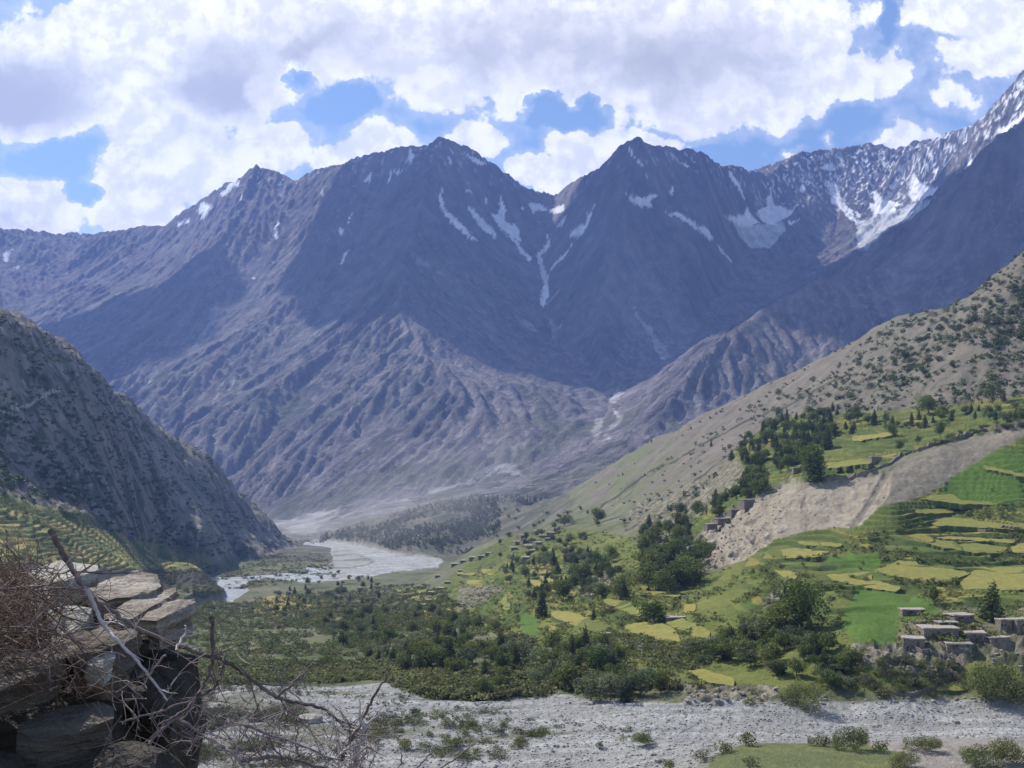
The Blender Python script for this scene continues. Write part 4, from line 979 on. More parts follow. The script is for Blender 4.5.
cluster(z8([(80,620),(200,600),(400,620),(600,620),(620,670),(560,740),(380,760),(180,710),(60,690)]), 60, ['shrub', 'dry', 'shrub'], (1.8, 3.8), {'shrub': 'olive shrub on the green island in the grey wash', 'dry': 'dry shrub on the green island in the grey wash'}, 'shrubs on the island of the wash', 11, w=(1.0, 1.5))
cluster([(760,400),(830,368),(900,322),(1024,268),(1060,260),(1060,330),(960,345),(900,378),(850,400),(800,408)], 150, ['juniper', 'juniper', 'shrub'], (4.0, 9.5), {'juniper': 'dark shrub on the upper brown slope', 'shrub': 'green shrub on the upper brown slope'}, 'shrubs scattered over the brown slope', 12, w=(.9, 1.3))
cluster([(930,330),(1024,280),(1060,270),(1060,340),(985,360),(900,390),(850,400)], 70, ['juniper', 'broad'], (6, 12), {'juniper': 'dark shrub in the thick growth at the top right of the slope', 'broad': 'dark tree in the thick growth at the top right of the slope'}, 'growth at the top right of the slope', 13, w=(.9, 1.3))
cluster([(600,500),(700,440),(780,400),(860,400),(760,430),(690,480),(640,520)], 45, ['juniper', 'dry'], (2.6, 4.6), 'small dot-like shrub low on the bare brown slope', 'small shrubs low on the brown slope', 14)
cluster([(860,405),(960,372),(1060,340),(1060,385),(960,400)], 22, ['juniper', 'dry'], (3, 6), 'round shrub on the bare strip above the green shelf', 'shrubs on the bare strip above the shelf', 15)
cluster([(700,600),(860,530),(1000,490),(1024,560),(900,600),(760,640)], 40, ['shrub', 'juniper'], (1.5, 3.4), 'small shrub on a terrace edge of the green fields', 'shrubs on the terrace edges', 16)

cluster(z6([(160,440),(230,390),(300,345),(420,350),(470,400),(430,480),(320,500),(200,560),(180,500)]), 75, ['cone', 'broad', 'cone'], (9, 16), {'cone': 'dark conifer in the thickest part of the shelf grove', 'broad': 'leafy tree in the thickest part of the shelf grove'}, 'trees in the thick part of the shelf grove', 41, w=(1.0, 1.5), mind=2)
cluster(z6([(60,640),(120,590),(200,540),(280,520),(240,570),(160,620),(100,650)]), 26, ['broad', 'juniper'], (5, 10), {'broad': 'leafy tree at the lower left end of the shelf', 'juniper': 'dark shrub at the lower left end of the shelf'}, 'growth at the lower left end of the shelf', 42, w=(1.1, 1.6))
# what nobody could count: undergrowth as low tufts spread over the valley ground, one object for each kind
def scatter_stuff(name, pts, hs, kind, nleaf, ls, mat, label, seed, tint=(.7, 1.3), squash=1.0):
    r = np.random.default_rng(seed); pts = np.asarray(pts); n = len(pts)
    base = [crown_mesh(kind, nleaf, np.random.default_rng(seed + i), ls) for i in range(6)]
    V = []; K = []
    which = r.integers(0, 6, n); ang = r.uniform(0, 6.28, n); wd = r.uniform(.9, 1.5, n); tn = r.uniform(*tint, n)
    for b in range(6):
        s = which == b
        v, f, c = base[b]
        ca, sa = np.cos(ang[s])[:, None], np.sin(ang[s])[:, None]
        x = (v[None, :, 0] * ca - v[None, :, 1] * sa) * (hs[s] * wd[s])[:, None]; y = (v[None, :, 0] * sa + v[None, :, 1] * ca) * (hs[s] * wd[s])[:, None]
        z = v[None, :, 2] * hs[s][:, None] * squash
        V.append((np.stack([x, y, z], -1) + pts[s][:, None, :]).reshape(-1, 3))
        K.append((c[None] * tn[s][:, None, None]).reshape(-1, 3))
    V = np.concatenate(V); K = np.concatenate(K)
    o = mesh_np(name, V, np.arange(len(V)).reshape(-1, 4), mat, cols=K)
    return tag(o, label, kind='stuff')
def pick(n, poly_list, dens, seed, dmin=0, dmax=1e9, weight=None, avoid=None):
    """random ground points seen inside pixel polygons"""
    r = np.random.default_rng(seed); out = []
    for P, k in zip(poly_list, n):
        A = np.array(P); a = r.uniform(A[:, 0].min(), A[:, 0].max(), k * 4); b = r.uniform(A[:, 1].min(), A[:, 1].max(), k * 4)
        m = inpoly(a, b, P); a = a[m][:k]; b = b[m][:k]
        for x, y in zip(a, b):
            if avoid is not None and any(inpoly(np.array([x]), np.array([y]), Q)[0] for Q in avoid): continue
            p = at(x, y, dmin)
            if p[1] < dmax and (weight is None or weight(p, x, y, r)): out.append(tuple(p))
    return np.array(out)
nse = lambda p, s, sd: float(perlin(np.array([p[0] / s]), np.array([p[1] / s]), sd)[0])
FIELD_AVOID = None
# ------------------------------------------------------------------ grain fields: standing crop as a low slab on the terrace, outline traced from the photo
FIELDS = [(p, z9, 0) for p in [
 [(680,126),(705,158),(800,172),(870,184),(780,214),(700,206),(600,187),(582,174),(640,150)],
 [(695,78),(760,84),(900,97),(975,108),(960,124),(880,124),(760,104)],
 [(720,28),(780,14),(860,20),(1024,34),(1100,40),(1100,56),(1024,54),(900,47),(760,40)],
 [(880,170),(1024,165),(1100,170),(1100,240),(1000,235),(850,245),(830,215)],
 [(425,190),(560,180),(570,205),(655,226),(640,242),(560,230),(450,207)],
 [(290,112),(340,108),(440,120),(400,136),(300,139)],[(340,87),(480,95),(470,105),(345,98)],[(270,175),(330,178),(342,200),(310,205)],
 [(755,70),(1000,84),(995,94),(760,79)],[(985,98),(1024,92),(1100,95),(1100,125),(990,122)],
 [(10,480),(60,475),(155,505),(150,527),(60,512)],[(750,520),(860,515),(850,540),(760,540)],[(0,278),(38,278),(30,305),(0,307)],[(20,330),(80,360),(80,402),(30,405)]]]
FIELDS += [(p, z8, 0) for p in [
 [(855,342),(900,333),(965,335),(1008,352),(1030,392),(960,387),(870,364)],[(975,325),(1024,318),(1065,338),(1045,362),(995,347)],
 [(630,293),(700,303),(815,343),(810,366),(740,357),(640,317)],[(790,262),(850,266),(930,290),(900,316),(860,302),(800,276)],[(880,234),(1024,243),(1024,256),(890,247)],
 [(555,145),(600,150),(637,168),(560,168)],[(560,203),(600,205),(640,240),(610,237)],[(600,190),(665,200),(650,216),(610,207)],[(655,93),(700,100),(705,120),(680,113)],[(500,250),(516,290),(495,302),(484,265)],
 [(485,418),(525,413),(532,440),(490,450)],[(170,232),(255,225),(262,241),(180,249)],[(180,310),(290,290),(285,325),(190,332)],[(425,170),(465,173),(460,190),(430,184)],[(350,177),(410,181),(405,189),(350,185)],
 [(380,204),(440,202),(430,216),(382,217)],[(630,340),(655,348),(650,387),(630,382)],[(210,255),(300,245),(290,262),(220,268)],[(560,170),(640,172),(630,184),(565,182)]]]
FIELDS += [(p, z6, 0) for p in [[(430,488),(560,474),(572,488),(435,504)],[(510,408),(640,394),(640,404),(515,424)],[(700,626),(820,624),(815,636),(705,639)],[(900,492),(1024,520),(1024,530),(900,503)],[(700,592),(800,575),(840,600),(960,604),(955,612),(830,610)]]]
mf, nt = new_mat('ripening_crop')
g_ = nt.n('ShaderNodeNewGeometry').outputs['Position']; oi = nt.n('ShaderNodeObjectInfo').outputs['Random']
n_a = nt.noise(g_, .22, 5, .65); n_b = nt.noise(g_, 1.6, 3, .7)
c1 = nt.mix(nt.mr(n_a, .35, .65), (.225, .205, .058), (.330, .275, .075))
c2 = nt.mix(nt.mr(n_a, .35, .65), (.150, .170, .042), (.260, .235, .060))
cf = nt.mix(nt.mr(oi, .3, 1.0), c1, c2); cf = nt.mix(nt.mr(n_b, .35, .7, 0, .55), cf, (.12, .13, .045)); n_c = nt.noise(g_, .07, 4, .6); cf = nt.mix(nt.mr(n_c, .42, .62, 0, .5), cf, (.17, .19, .06))
finish(nt, cf, .9, bump(nt, n_b, .9, .5), .1)
M_RISER, nt = new_mat('grassy_terrace_edge'); g_ = nt.n('ShaderNodeNewGeometry').outputs['Position']
finish(nt, nt.mix(nt.mr(nt.noise(g_, 1.1, 4, .7), .35, .65), (.050, .072, .026), (.115, .135, .045)), .95)
FPX = []
for fi, (P, tf, _) in enumerate(FIELDS):
    Q = tf(P); FPX.append(Q)
    # smooth the traced outline, then mesh its inside
    ring = []
    for i in range(len(Q)):
        a = Vector(Q[i]); b = Vector(Q[(i + 1) % len(Q)])
        nseg = max(1, int((b - a).length / 2.0))
        for k in range(nseg): ring.append(a.lerp(b, k / nseg))
    ring = [(ring[i - 1] + ring[i] * 2 + ring[(i + 1) % len(ring)]) / 4 for i in range(len(ring))]
    ring = [r_ + Vector((perlin(np.array([r_.x / 6]), np.array([r_.y / 3]), 77)[0] * 1.6, perlin(np.array([r_.x / 6]), np.array([r_.y / 3]), 78)[0] * .8)) for r_ in ring]
    inner = []
    xs_ = [r_.x for r_ in ring]; ys_ = [r_.y for r_ in ring]
    gx_, gy_ = np.meshgrid(np.arange(min(xs_), max(xs_), 2.2), np.arange(min(ys_), max(ys_), 1.3))
    mm = inpoly(gx_, gy_, [(r_.x, r_.y) for r_ in ring])
    inner = [Vector((x + random.uniform(-.3, .3), y + random.uniform(-.2, .2))) for x, y in zip(gx_[mm], gy_[mm])]
    nr = len(ring)
    v, e, f, *_r = delaunay_2d_cdt(ring + inner, [(i, (i + 1) % nr) for i in range(nr)], [list(range(nr))], 1, 1e-4)
    if not f: continue
    W = [at(q.x, q.y) for q in v]
    A_ = np.array([[w.x, w.y, w.z] for w in W]); Dm = float(np.median(A_[:, 1])); g = np.abs(A_[:, 1] - Dm) < Dm * .25
    G = A_[g]; Dm = G[:, 1].mean(); xm = G[:, 0].mean()
    sol = np.linalg.lstsq(np.stack([G[:, 0] - xm, G[:, 1] - Dm, np.ones(len(G))], 1), G[:, 2], rcond=None)[0]
    sx_, sy_, z0_ = float(np.clip(sol[0], -.3, .3)), float(np.clip(sol[1], -.02, .35)), float(sol[2])
    # the standing crop fills the plane of its terrace
    W2 = []
    for q in v:
        tu = (q.x - CX) / F; tv = (HZ - q.y) / F
        den = tv - sx_ * tu - sy_
        D_ = (z0_ - sx_ * xm - sy_ * Dm) / den if abs(den) > 1e-4 else Dm
        if not (Dm * .80 < D_ < Dm * 1.2): D_ = min(max(D_, Dm * .80), Dm * 1.2) if D_ > 0 else Dm * 1.2
        W2.append(Vector((tu * D_, D_, tv * D_)))
    W = W2
    bm = bmesh.new(); th = .9
    top = [bm.verts.new((w.x, w.y, w.z + th * .75 + random.uniform(-.06, .06))) for w in W]
    for t in f:
        try: bm.faces.new([top[i] for i in t])
        except ValueError: pass
    be = [ed for ed in bm.edges if len(ed.link_faces) == 1]
    ret = bmesh.ops.extrude_edge_only(bm, edges=be)
    for el in ret['geom']:
        if isinstance(el, bmesh.types.BMVert): el.co.z -= th + 3.0
    bmesh.ops.recalc_face_normals(bm, faces=bm.faces)
    me = bpy.data.meshes.new('grain_field'); bm.to_mesh(me); bm.free(); me.materials.append(mf); me.materials.append(M_RISER)
    me.update()
    for pl in me.polygons:
        if abs(pl.normal.z) < .45: pl.material_index = 1
    o = bpy.data.objects.new('grain_field', me); C.objects.link(o)
    tag(o, 'ripening yellow-green grain field on a terrace', kind='structure')

# ------------------------------------------------------------------ undergrowth
def ok_field(x, y): return not any(inpoly(np.array([x]), np.array([y]), Q)[0] for Q in FPX)
def wsc(p, x, y, r): return nse(p, 60, 5) + .5 * nse(p, 18, 6) > r.uniform(-.45, .35)
VALLEY_POLY = [(-40,640),(-40,600),(60,590),(190,612),(300,600),(420,592),(450,600),(520,640),(600,655),(680,690),(560,694),(480,700),(430,697),(380,678),(330,680),(190,680),(-40,676)]
FAR_POLY = [(150,575),(215,566),(297,551),(332,556),(334,577),(300,590),(240,592),(190,600)]
pts = pick([9500, 2400], [VALLEY_POLY, FAR_POLY], 1, 21, weight=lambda p, x, y, r: wsc(p, x, y, r) and not (p[1] > 1300 and any(inpoly(np.array([x]), np.array([y]), Q)[0] for Q in RIVER)))
pts = np.concatenate([pts, pick([2600], [[(180,664),(330,662),(440,672),(520,690),(560,694),(480,702),(430,699),(380,680),(330,684),(180,686)]], 1, 24, weight=lambda p, x, y, r: nse(p, 15, 8) > r.uniform(-.6, .3))])
pts = np.concatenate([pts, pick([4200], [[(185,598),(230,604),(300,594),(420,584),(450,592),(440,628),(190,630)]], 1, 26, weight=lambda p, x, y, r: nse(p, 30, 8) > r.uniform(-.6, .4) and not any(inpoly(np.array([x]), np.array([y]), Q)[0] for Q in RIVER))])
scatter_stuff('undergrowth', pts, np.random.default_rng(3).uniform(1.6, 5.0, len(pts)), 'shrub', 42, .17, M_SHRUB, 'dense olive scrub covering the valley floor', 300)
pts = pick([700], [[(180,600),(420,592),(440,640),(340,672),(190,672)]], 1, 23, weight=wsc)
scatter_stuff('scrub_trees', pts, np.random.default_rng(4).uniform(4.0, 8.0, len(pts)), 'broad', 90, .075, M_BROAD, 'scrubby trees mixed into the valley floor thicket', 310)
pts = pick([10000], [[(440,600),(500,545),(600,530),(660,545),(690,580),(712,574),(760,560),(1024,500),(1024,640),(860,650),(700,690),(600,655),(520,640)]], 1, 25,
           weight=lambda p, x, y, r: ok_field(x, y) and not any(inpoly(np.array([x]), np.array([y]), Q)[0] for Q in FIELDG) and (nse(p, 40, 8) + (.25 if x < 700 else -.26) > r.uniform(-.5, .5)))
scatter_stuff('hillside_weeds', pts, np.random.default_rng(5).uniform(.9, 3.0, len(pts)), 'shrub', 30, .20, M_SHRUB, 'weeds and low bushes between the terraces', 320, tint=(.8, 1.5))
pts = pick([2600, 1500], [[(190,686),(300,684),(310,768),(190,768)], [(200,686),(330,684),(400,690),(520,715),(640,725),(620,755),(520,765),(200,765)]], 1, 27, weight=lambda p, x, y, r: nse(p, 24, 9) + .0012 * (420 - x) > r.uniform(-.05, .55))
scatter_stuff('wash_scrub', pts, np.random.default_rng(6).uniform(.6, 2.0, len(pts)), 'shrub', 60, .12, M_DRY, 'low dry scrub on the stony wash', 330)
pts = pick([7500], [LEFT_SLOPE], 1, 29, dmin=1200, weight=lambda p, x, y, r: nse(p, 60, 10) + .5 * nse(p, 22, 11) > r.uniform(-.5, .5))
scatter_stuff('slope_scrub', pts, np.random.default_rng(7).uniform(2.2, 7.0, len(pts)), 'shrub', 18, .28, M_DARK, 'dark scrub dotted over the left mountain flank', 340, tint=(.8, 1.9))
pts = pick([900], [LEFT_TERR + []], 1, 31, dmin=900, weight=lambda p, x, y, r: nse(p, 60, 10) > r.uniform(-.3, .4))
scatter_stuff('terrace_scrub', pts, np.random.default_rng(8).uniform(2, 5, len(pts)), 'broad', 26, .16, M_BROAD, 'bushes among the distant left terraces', 350)
pts = pick([4200], [BROWN], 1, 33, dmin=1000, weight=lambda p, x, y, r: nse(p, 90, 12) + .0022 * (x - 880) - .0035 * abs(y - 410 + (x - 820) * .55) > r.uniform(-.55, .4))
scatter_stuff('slope_bushes', pts, np.random.default_rng(9).uniform(2.0, 6.5, len(pts)), 'shrub', 24, .24, M_DARK, 'fine dark bushes spread over the brown slope', 360, tint=(.9, 1.7))
pts = pick([4500], [[(300,548),(345,530),(430,505),(520,488),(600,476),(640,465),(600,500),(560,530),(470,556),(420,552),(340,545)]], 1, 35, dmin=2400, weight=lambda p, x, y, r: (x < 500 or p[1] > 3150) and not any(inpoly(np.array([x]), np.array([y]), Q)[0] for Q in RIVER) and nse(p, 160, 13) > r.uniform(-.5, .3))
scatter_stuff('far_woods', pts, np.random.default_rng(10).uniform(7, 16, len(pts)), 'cone', 16, .15, M_DARK, 'dark open woods on the low hill at the gorge mouth', 370)
# hedges of low growth along the terrace steps under the fields
print('veg', plant_count, round(time.time() - T0, 1))

# ------------------------------------------------------------------ stones
ms, nt = new_mat('pale_stone'); g_ = nt.n('ShaderNodeNewGeometry').outputs['Position']; oi = nt.n('ShaderNodeObjectInfo').outputs['Random']
finish(nt, nt.mix(nt.mr(nt.noise(g_, 1.2, 5, .7), .35, .65), (.20, .185, .16), (.34, .32, .285)), .9, None, .2); M_STONE = ms
def stone_mesh(seed, sub=2):
    bm = bmesh.new(); bmesh.ops.create_icosphere(bm, subdivisions=sub, radius=1)
    for v in bm.verts:
        n = mnoise.noise(v.co * 1.1 + Vector((seed * 7.1, 0, 0))) * .45 + mnoise.noise(v.co * 2.7 + Vector((seed, 3, 0))) * .2
        v.co *= 1 + n
        for ax in range(3): v.co[ax] = max(-.72, min(.72, v.co[ax]))
        v.co.z *= .7
    return bm
def stone_data(seed, sub=2):
    bm = stone_mesh(seed, sub); me = bpy.data.meshes.new('boulder'); bm.to_mesh(me); bm.free(); me.materials.append(M_STONE); return me
SD = [stone_data(i) for i in range(6)]
rr = random.Random(5)
def boulder(px, row, wpx, label, group=None):
    p = at(px, row); s = wpx / F * p.y / 1.4
    o = bpy.data.objects.new('boulder', rr.choice(SD)); C.objects.link(o); o.location = p + Vector((0, 0, s * .1)); o.scale = (s, s * rr.uniform(.7, 1), s * rr.uniform(.6, 1)); o.rotation_euler = (0, 0, rr.uniform(0, 6))
    tag(o, label, 'boulder', group)
for px, row, w_, lab in ((784, 585, 9, 'largest pale rock of the outcrop on the terraces above the tall dark tree'), (775, 597, 8, 'pale rock at the lower end of the outcrop on the terraces'), (788, 592, 6, 'pale rock in the middle of the terrace outcrop'),
                         (956, 723, 6, 'single white boulder lying in the grey stream bed at right'), (652, 756, 9, 'pale boulder on the wash below the lone olive bush'), (658, 762, 7, 'smaller pale boulder next to the one below the lone bush'),
                         (583, 590, 9, 'big pale rock of the stony knoll among the trees'), (592, 584, 7, 'pale rock on top of the stony knoll'), (576, 597, 6, 'pale rock at the left foot of the stony knoll'),
                         (309, 722, 22, 'long pale boulder among the scrub seen behind the dead twigs')):
    boulder(px, row, w_, lab)
for (a, b) in sample_poly(z9([(520,400),(700,400),(850,400),(980,420),(1024,430),(1020,470),(850,470),(700,500),(560,450)]), 45, rr): boulder(a, b, rr.uniform(1.5, 4.5), 'pale rock sticking out of the crumbling bank below the houses', 'rocks of the bank below the houses')
for (a, b) in sample_poly(z9([(0,530),(280,535),(450,560),(900,555),(900,570),(300,578),(0,578)]), 60, rr): boulder(a, b, rr.uniform(1.5, 5), 'grey stone lying along the far edge of the wash', 'stones along the far edge of the wash')
for (a, b) in sample_poly(z8([(830,370),(960,390),(1010,440),(960,440),(850,405)]), 30, rr): boulder(a, b, rr.uniform(1.5, 4), 'pale stone on the rubble strip below the yellow field', 'stones of the strip below the yellow field')
# shingle of the wash: uncountable small stones
r = np.random.default_rng(77); sv = []; sf = []; sc_ = []
a = r.uniform(190, 1100, 26000); b = r.uniform(684, 775, 26000); mi = inpoly(a, b, WASH) ; a = a[mi]; b = b[mi]
ico = stone_mesh(3, 1); iv = np.array([tuple(v.co) for v in ico.verts]); ifc = np.array([[v.index for v in f.verts] for f in ico.faces]); ico.free()
for i, (x, y) in enumerate(zip(a, b)):
    p = at(x, y)
    if p.y > 450: continue
    s = .16 + .5 * r.random() ** 5 ; an = r.uniform(0, 6.28); ca, sa = math.cos(an), math.sin(an)
    q = iv * np.array([s, s * r.uniform(.6, 1), s * .8]); q = np.stack([q[:, 0] * ca - q[:, 1] * sa, q[:, 0] * sa + q[:, 1] * ca, q[:, 2]], 1) + np.array([p.x, p.y, p.z])
    sf.append(ifc + len(sv) * len(iv)); sv.append(q)
o = mesh_np('shingle', np.concatenate(sv), np.concatenate(sf), M_STONE); tag(o, 'grey shingle and cobbles strewn over the wash', kind='stuff')
a = r.uniform(680, 900, 5000); b = r.uniform(468, 580, 5000); mi = inpoly(a, b, PALE); sv = []; sf = []
for x, y in zip(a[mi], b[mi]):
    p = at(x, y)
    if x > 780 and r.random() < .7: continue
    s = .25 + 1.0 * r.random() ** 4
    q = iv @ np.array([[math.cos(x), math.sin(x), 0], [-math.sin(x), math.cos(x), 0], [0, 0, 1]]) * s + np.array([p.x, p.y, p.z]); sf.append(ifc + len(sv) * len(iv)); sv.append(q)
msc, nt = new_mat('scree_stone'); g_ = nt.n('ShaderNodeNewGeometry').outputs['Position']
finish(nt, nt.mix(nt.mr(nt.noise(g_, .8, 5, .7), .35, .65), (.27, .24, .20), (.50, .45, .38)), .95)
o = mesh_np('scree', np.concatenate(sv), np.concatenate(sf), msc); tag(o, 'loose pale rubble on the bare bank', kind='stuff')

# ------------------------------------------------------------------ houses
def nmat(name, a, b, scale, rough=.95, bumps=.3):
    m, nt = new_mat(name); g = nt.n('ShaderNodeTexCoord').outputs['Object']; n = nt.noise(g, scale, 5, .7)
    finish(nt, nt.mix(nt.mr(n, .35, .65), a, b), rough, bump(nt, n, .6, bumps)); return m
M_WALL = nmat('stone_wall', (.10, .083, .072), (.24, .205, .175), 1.4)
M_MUD = nmat('mud_roof', (.22, .19, .16), (.44, .40, .35), 1.1)
M_WOOD = nmat('old_wood', (.07, .05, .035), (.14, .105, .075), 3.0)
M_HOLE = nmat('shaded_room', (.03, .026, .022), (.045, .04, .035), 1.0)  # flat window panels: the shade of the room behind put in their colour
M_HAY = nmat('dry_hay', (.24, .20, .10), (.36, .30, .15), 2.0)
def box_bm(bm, x0, x1, y0, y1, z0, z1, j=0.0, rr=random):
    vs = [bm.verts.new((x + rr.uniform(-j, j), y + rr.uniform(-j, j), z + rr.uniform(-j, j) * .5)) for z in (z0, z1) for y in (y0, y1) for x in (x0, x1)]
    for q in ((0, 2, 3, 1), (4, 5, 7, 6), (0, 1, 5, 4), (1, 3, 7, 5), (3, 2, 6, 7), (2, 0, 4, 6)): bm.faces.new([vs[i] for i in q])
def bm_obj(name, bm, mat, parent=None):
    bmesh.ops.recalc_face_normals(bm, faces=bm.faces)
    me = bpy.data.meshes.new(name); bm.to_mesh(me); bm.free(); me.materials.append(mat); o = bpy.data.objects.new(name, me); C.objects.link(o)
    if parent: o.parent = parent
    return o
def house(px, row, wpx, hpx_, label, group=None, depth=.7, rot=0.0, detail=True, storeys=1, cat='house', name='flat_roofed_house', dz=0.0):
    """flat-roofed stone house; px is its centre column, row the foot of its front wall"""
    p = at(px, row); m = p.y / F; w = wpx * m * .92; h = hpx_ * m * (.80 if wpx > 15 else .9); d = w * depth; rh = random.Random(int(px * 7 + row))
    r0 = bpy.data.objects.new(name, None); C.objects.link(r0); r0.location = (p.x, p.y, p.z + dz); r0.rotation_euler = (0, 0, rot); tag(r0, label, cat, group)
    t = min(.45, h * .16)
    bm = bmesh.new(); box_bm(bm, -w / 2, w / 2, 0, d, -2.5, h - t, w * .012, rh); bm_obj('wall', bm, M_WALL, r0)
    bm = bmesh.new(); ov = min(.35, w * .04)
    box_bm(bm, -w / 2 - ov, w / 2 + ov, -ov, d + ov, h - t + .003, h, .06, rh)
    bmesh.ops.subdivide_edges(bm, edges=bm.edges[:], cuts=2, use_grid_fill=True)
    for v in bm.verts: v.co.z += mnoise.noise(v.co * .5 + Vector((px, 0, 0))) * .28 + (.12 if abs(v.co.x) > w * .49 or v.co.y < 0 else 0) * rh.uniform(0, 1)
    rf = bm_obj('roof', bm, M_MUD, r0)
    if detail:
        bm = bmesh.new(); n = max(3, int(w / 1.1))          # beam ends under the roof
        for i in range(n):
            x = -w / 2 + (i + .5) * w / n; box_bm(bm, x - .07, x + .07, -ov * .9, .1, h - t - .17, h - t - .01)
        bm_obj('roof_beams', bm, M_WOOD, rf)
        dh = min(1.9, h * .62); dx = -w * .22 if rh.random() < .5 else w * .2
        bm = bmesh.new(); box_bm(bm, dx - .5, dx + .5, -.035, .02, .05, dh); db = bm_obj('door', bm, M_WOOD, r0)
        bm = bmesh.new(); box_bm(bm, dx - .62, dx + .62, -.06, .015, dh + .003, dh + .16); bm_obj('door_lintel', bm, M_WOOD, db)
        for s in ([-.1, .34] if dx < 0 else [-.36, -.08]):
            bm = bmesh.new(); x = s * w; box_bm(bm, x - .36, x + .36, -.02, .02, h * .45, h * .45 + min(.7, h * .28)); wn_ = bm_obj('window', bm, M_HOLE, r0)
            bm = bmesh.new(); box_bm(bm, x - .46, x + .46, -.05, .015, h * .45 - .12, h * .45 - .004); bm_obj('sill', bm, M_WOOD, wn_)
    return r0
house(914, 616, 24, 8.5, 'lone low stone hut standing in the green field left of the house cluster', depth=.6, rot=-.06)
house(941, 639, 37, 12, 'largest flat-roofed mud house in the middle of the cluster', depth=.75, rot=-.10)
house(914, 647, 22, 11, 'grey stone house at the lower left corner of the cluster, nearest the lone hut', depth=.9, rot=-.25)
house(964, 622, 24, 9, 'dark uppermost house of the cluster just left of the pointed tree', depth=.8, rot=.18)
house(976, 640, 20, 9, 'flat-roofed house right of the largest house of the cluster', depth=.9, rot=-.2)
house(960, 650, 26, 8, 'long low stable with a pale roof below the largest house', depth=.5, rot=-.16)
house(949, 627, 21, 6, 'small shed with a rounded mud roof behind the largest house', depth=.6, rot=.05)
house(1007, 632, 13, 13, 'narrow two-storey house below the pointed tree at right', depth=.9, rot=.1)
house(1024, 632, 18, 15, 'stone house cut by the right edge of the view', depth=.9, rot=.2)
house(1000, 645, 24, 8, 'low walled yard building right of the cluster above the white rocks', depth=.6, rot=.25)
house(676, 622, 20, 6, 'small pale-roofed hut at the left end of the terraces beside a dark tree', depth=.7, rot=.1)
house(877, 463, 11, 6, 'square stone hut on the brink of the bare bank', depth=.8)
house(749, 508, 13, 8, 'pale hut at the edge of the bare bank below the shelf grove', depth=.7, rot=.3)
house(724, 523, 16, 5, 'long flat hut at the left tip of the bare bank', depth=.6, rot=.35)
house(712, 530, 12, 5, 'small hut at the lower left tip of the bare bank beside the big trees', depth=.7, rot=.3)
house(735, 515, 9, 4.5, 'tiny hut between the pale hut and the long flat hut', depth=.8, rot=.3)
house(797, 474, 9, 4, 'stone shelter right behind the bright tree on the bare bank', depth=.8)
house(524, 660, 18, 6, 'low pale hut hidden in the tree belt beside the small yellow plot', depth=.6, rot=-.1)
house(551, 659, 13, 6, 'second pale hut in the tree belt, right of the low pale hut', depth=.7, rot=.1)
house(606, 637, 10, 4, 'whitish hut at the lower edge of the long yellow strip', depth=.7)
VH = [(519,545,9),(527,543,8),(535,541,9),(543,538,8),(551,535,8),(530,548,10),(540,545,9),(524,538,7),(538,534,7),(548,541,7),(532,553,7),(526,560,8),(556,531,6),(515,550,7)]
for i, (px, row, w_) in enumerate(VH): house(px, row, w_, 2.9, 'small flat-roofed stone house of the hamlet on the far terraces', 'houses of the far hamlet', detail=False, depth=1.5, rot=random.uniform(-.3, .3))
VH2 = [(455,566,7),(463,563,6),(472,560,7),(481,559,6),(488,556,6),(440,590,7),(432,595,6),(447,584,6),(428,602,7),(424,607,6),(437,578,5),(460,573,5)]
for i, (px, row, w_) in enumerate(VH2): house(px, row, w_, 2.6, 'small flat-roofed house in the line of dwellings along the valley edge', 'houses along the valley edge', detail=False, depth=1.4, rot=random.uniform(-.3, .3))
# dry stone terrace walls
def drywall(pts, hh, th, label, group=None):
    W = []
    for (a, b), (c, d) in zip(pts[:-1], pts[1:]):
        n = max(2, int(math.hypot(c - a, d - b) / 2))
        for k in range(n): W.append(at(a + (c - a) * k / n, b + (d - b) * k / n))
    W.append(at(*pts[-1]))
    bm = bmesh.new(); rows = []
    for i, w in enumerate(W):
        t = (W[min(i + 1, len(W) - 1)] - W[max(i - 1, 0)]); t.z = 0
        if t.length < 1e-6: t = Vector((1, 0, 0))
        t.normalize(); nn = Vector((-t.y, t.x, 0)) * th / 2; z = hh * random.uniform(.8, 1.15)
        rows.append([bm.verts.new(w - nn - Vector((0, 0, 1))), bm.verts.new(w - nn + Vector((0, 0, z))), bm.verts.new(w + nn + Vector((0, 0, z * random.uniform(.9, 1.05)))), bm.verts.new(w + nn - Vector((0, 0, 1)))])
    for a, b in zip(rows[:-1], rows[1:]):
        for k in range(4): bm.faces.new((a[k], a[(k + 1) % 4], b[(k + 1) % 4], b[k]))
    bm.faces.new(rows[0]); bm.faces.new(rows[-1][::-1])
    o = bm_obj('stone_wall', bm, M_WALL, None); tag(o, label, 'wall', group)
drywall([(905,650),(930,655),(955,662)], 1.2, .8, 'pale stone wall running below the lower left house of the cluster')
drywall([(824,481),(850,480),(870,472),(888,466)], 2.0, 1.6, 'grey stone wall along the brink of the bare bank left of the gutter')
drywall([(888,466),(900,457),(925,449),(950,441),(985,430),(1024,425)], 1.8, 1.6, 'long stone wall along the brink of the grey bank right of the gutter')
drywall([(975,532),(1000,532),(1016,531)], 2.2, 1.6, 'dark stone wall at the back of the topmost yellow field')
drywall([(885,692),(905,697),(930,690),(958,684)], .8, .9, 'low broken wall between the small meadow and the stream bed at right')
print('houses', round(time.time() - T0, 1))
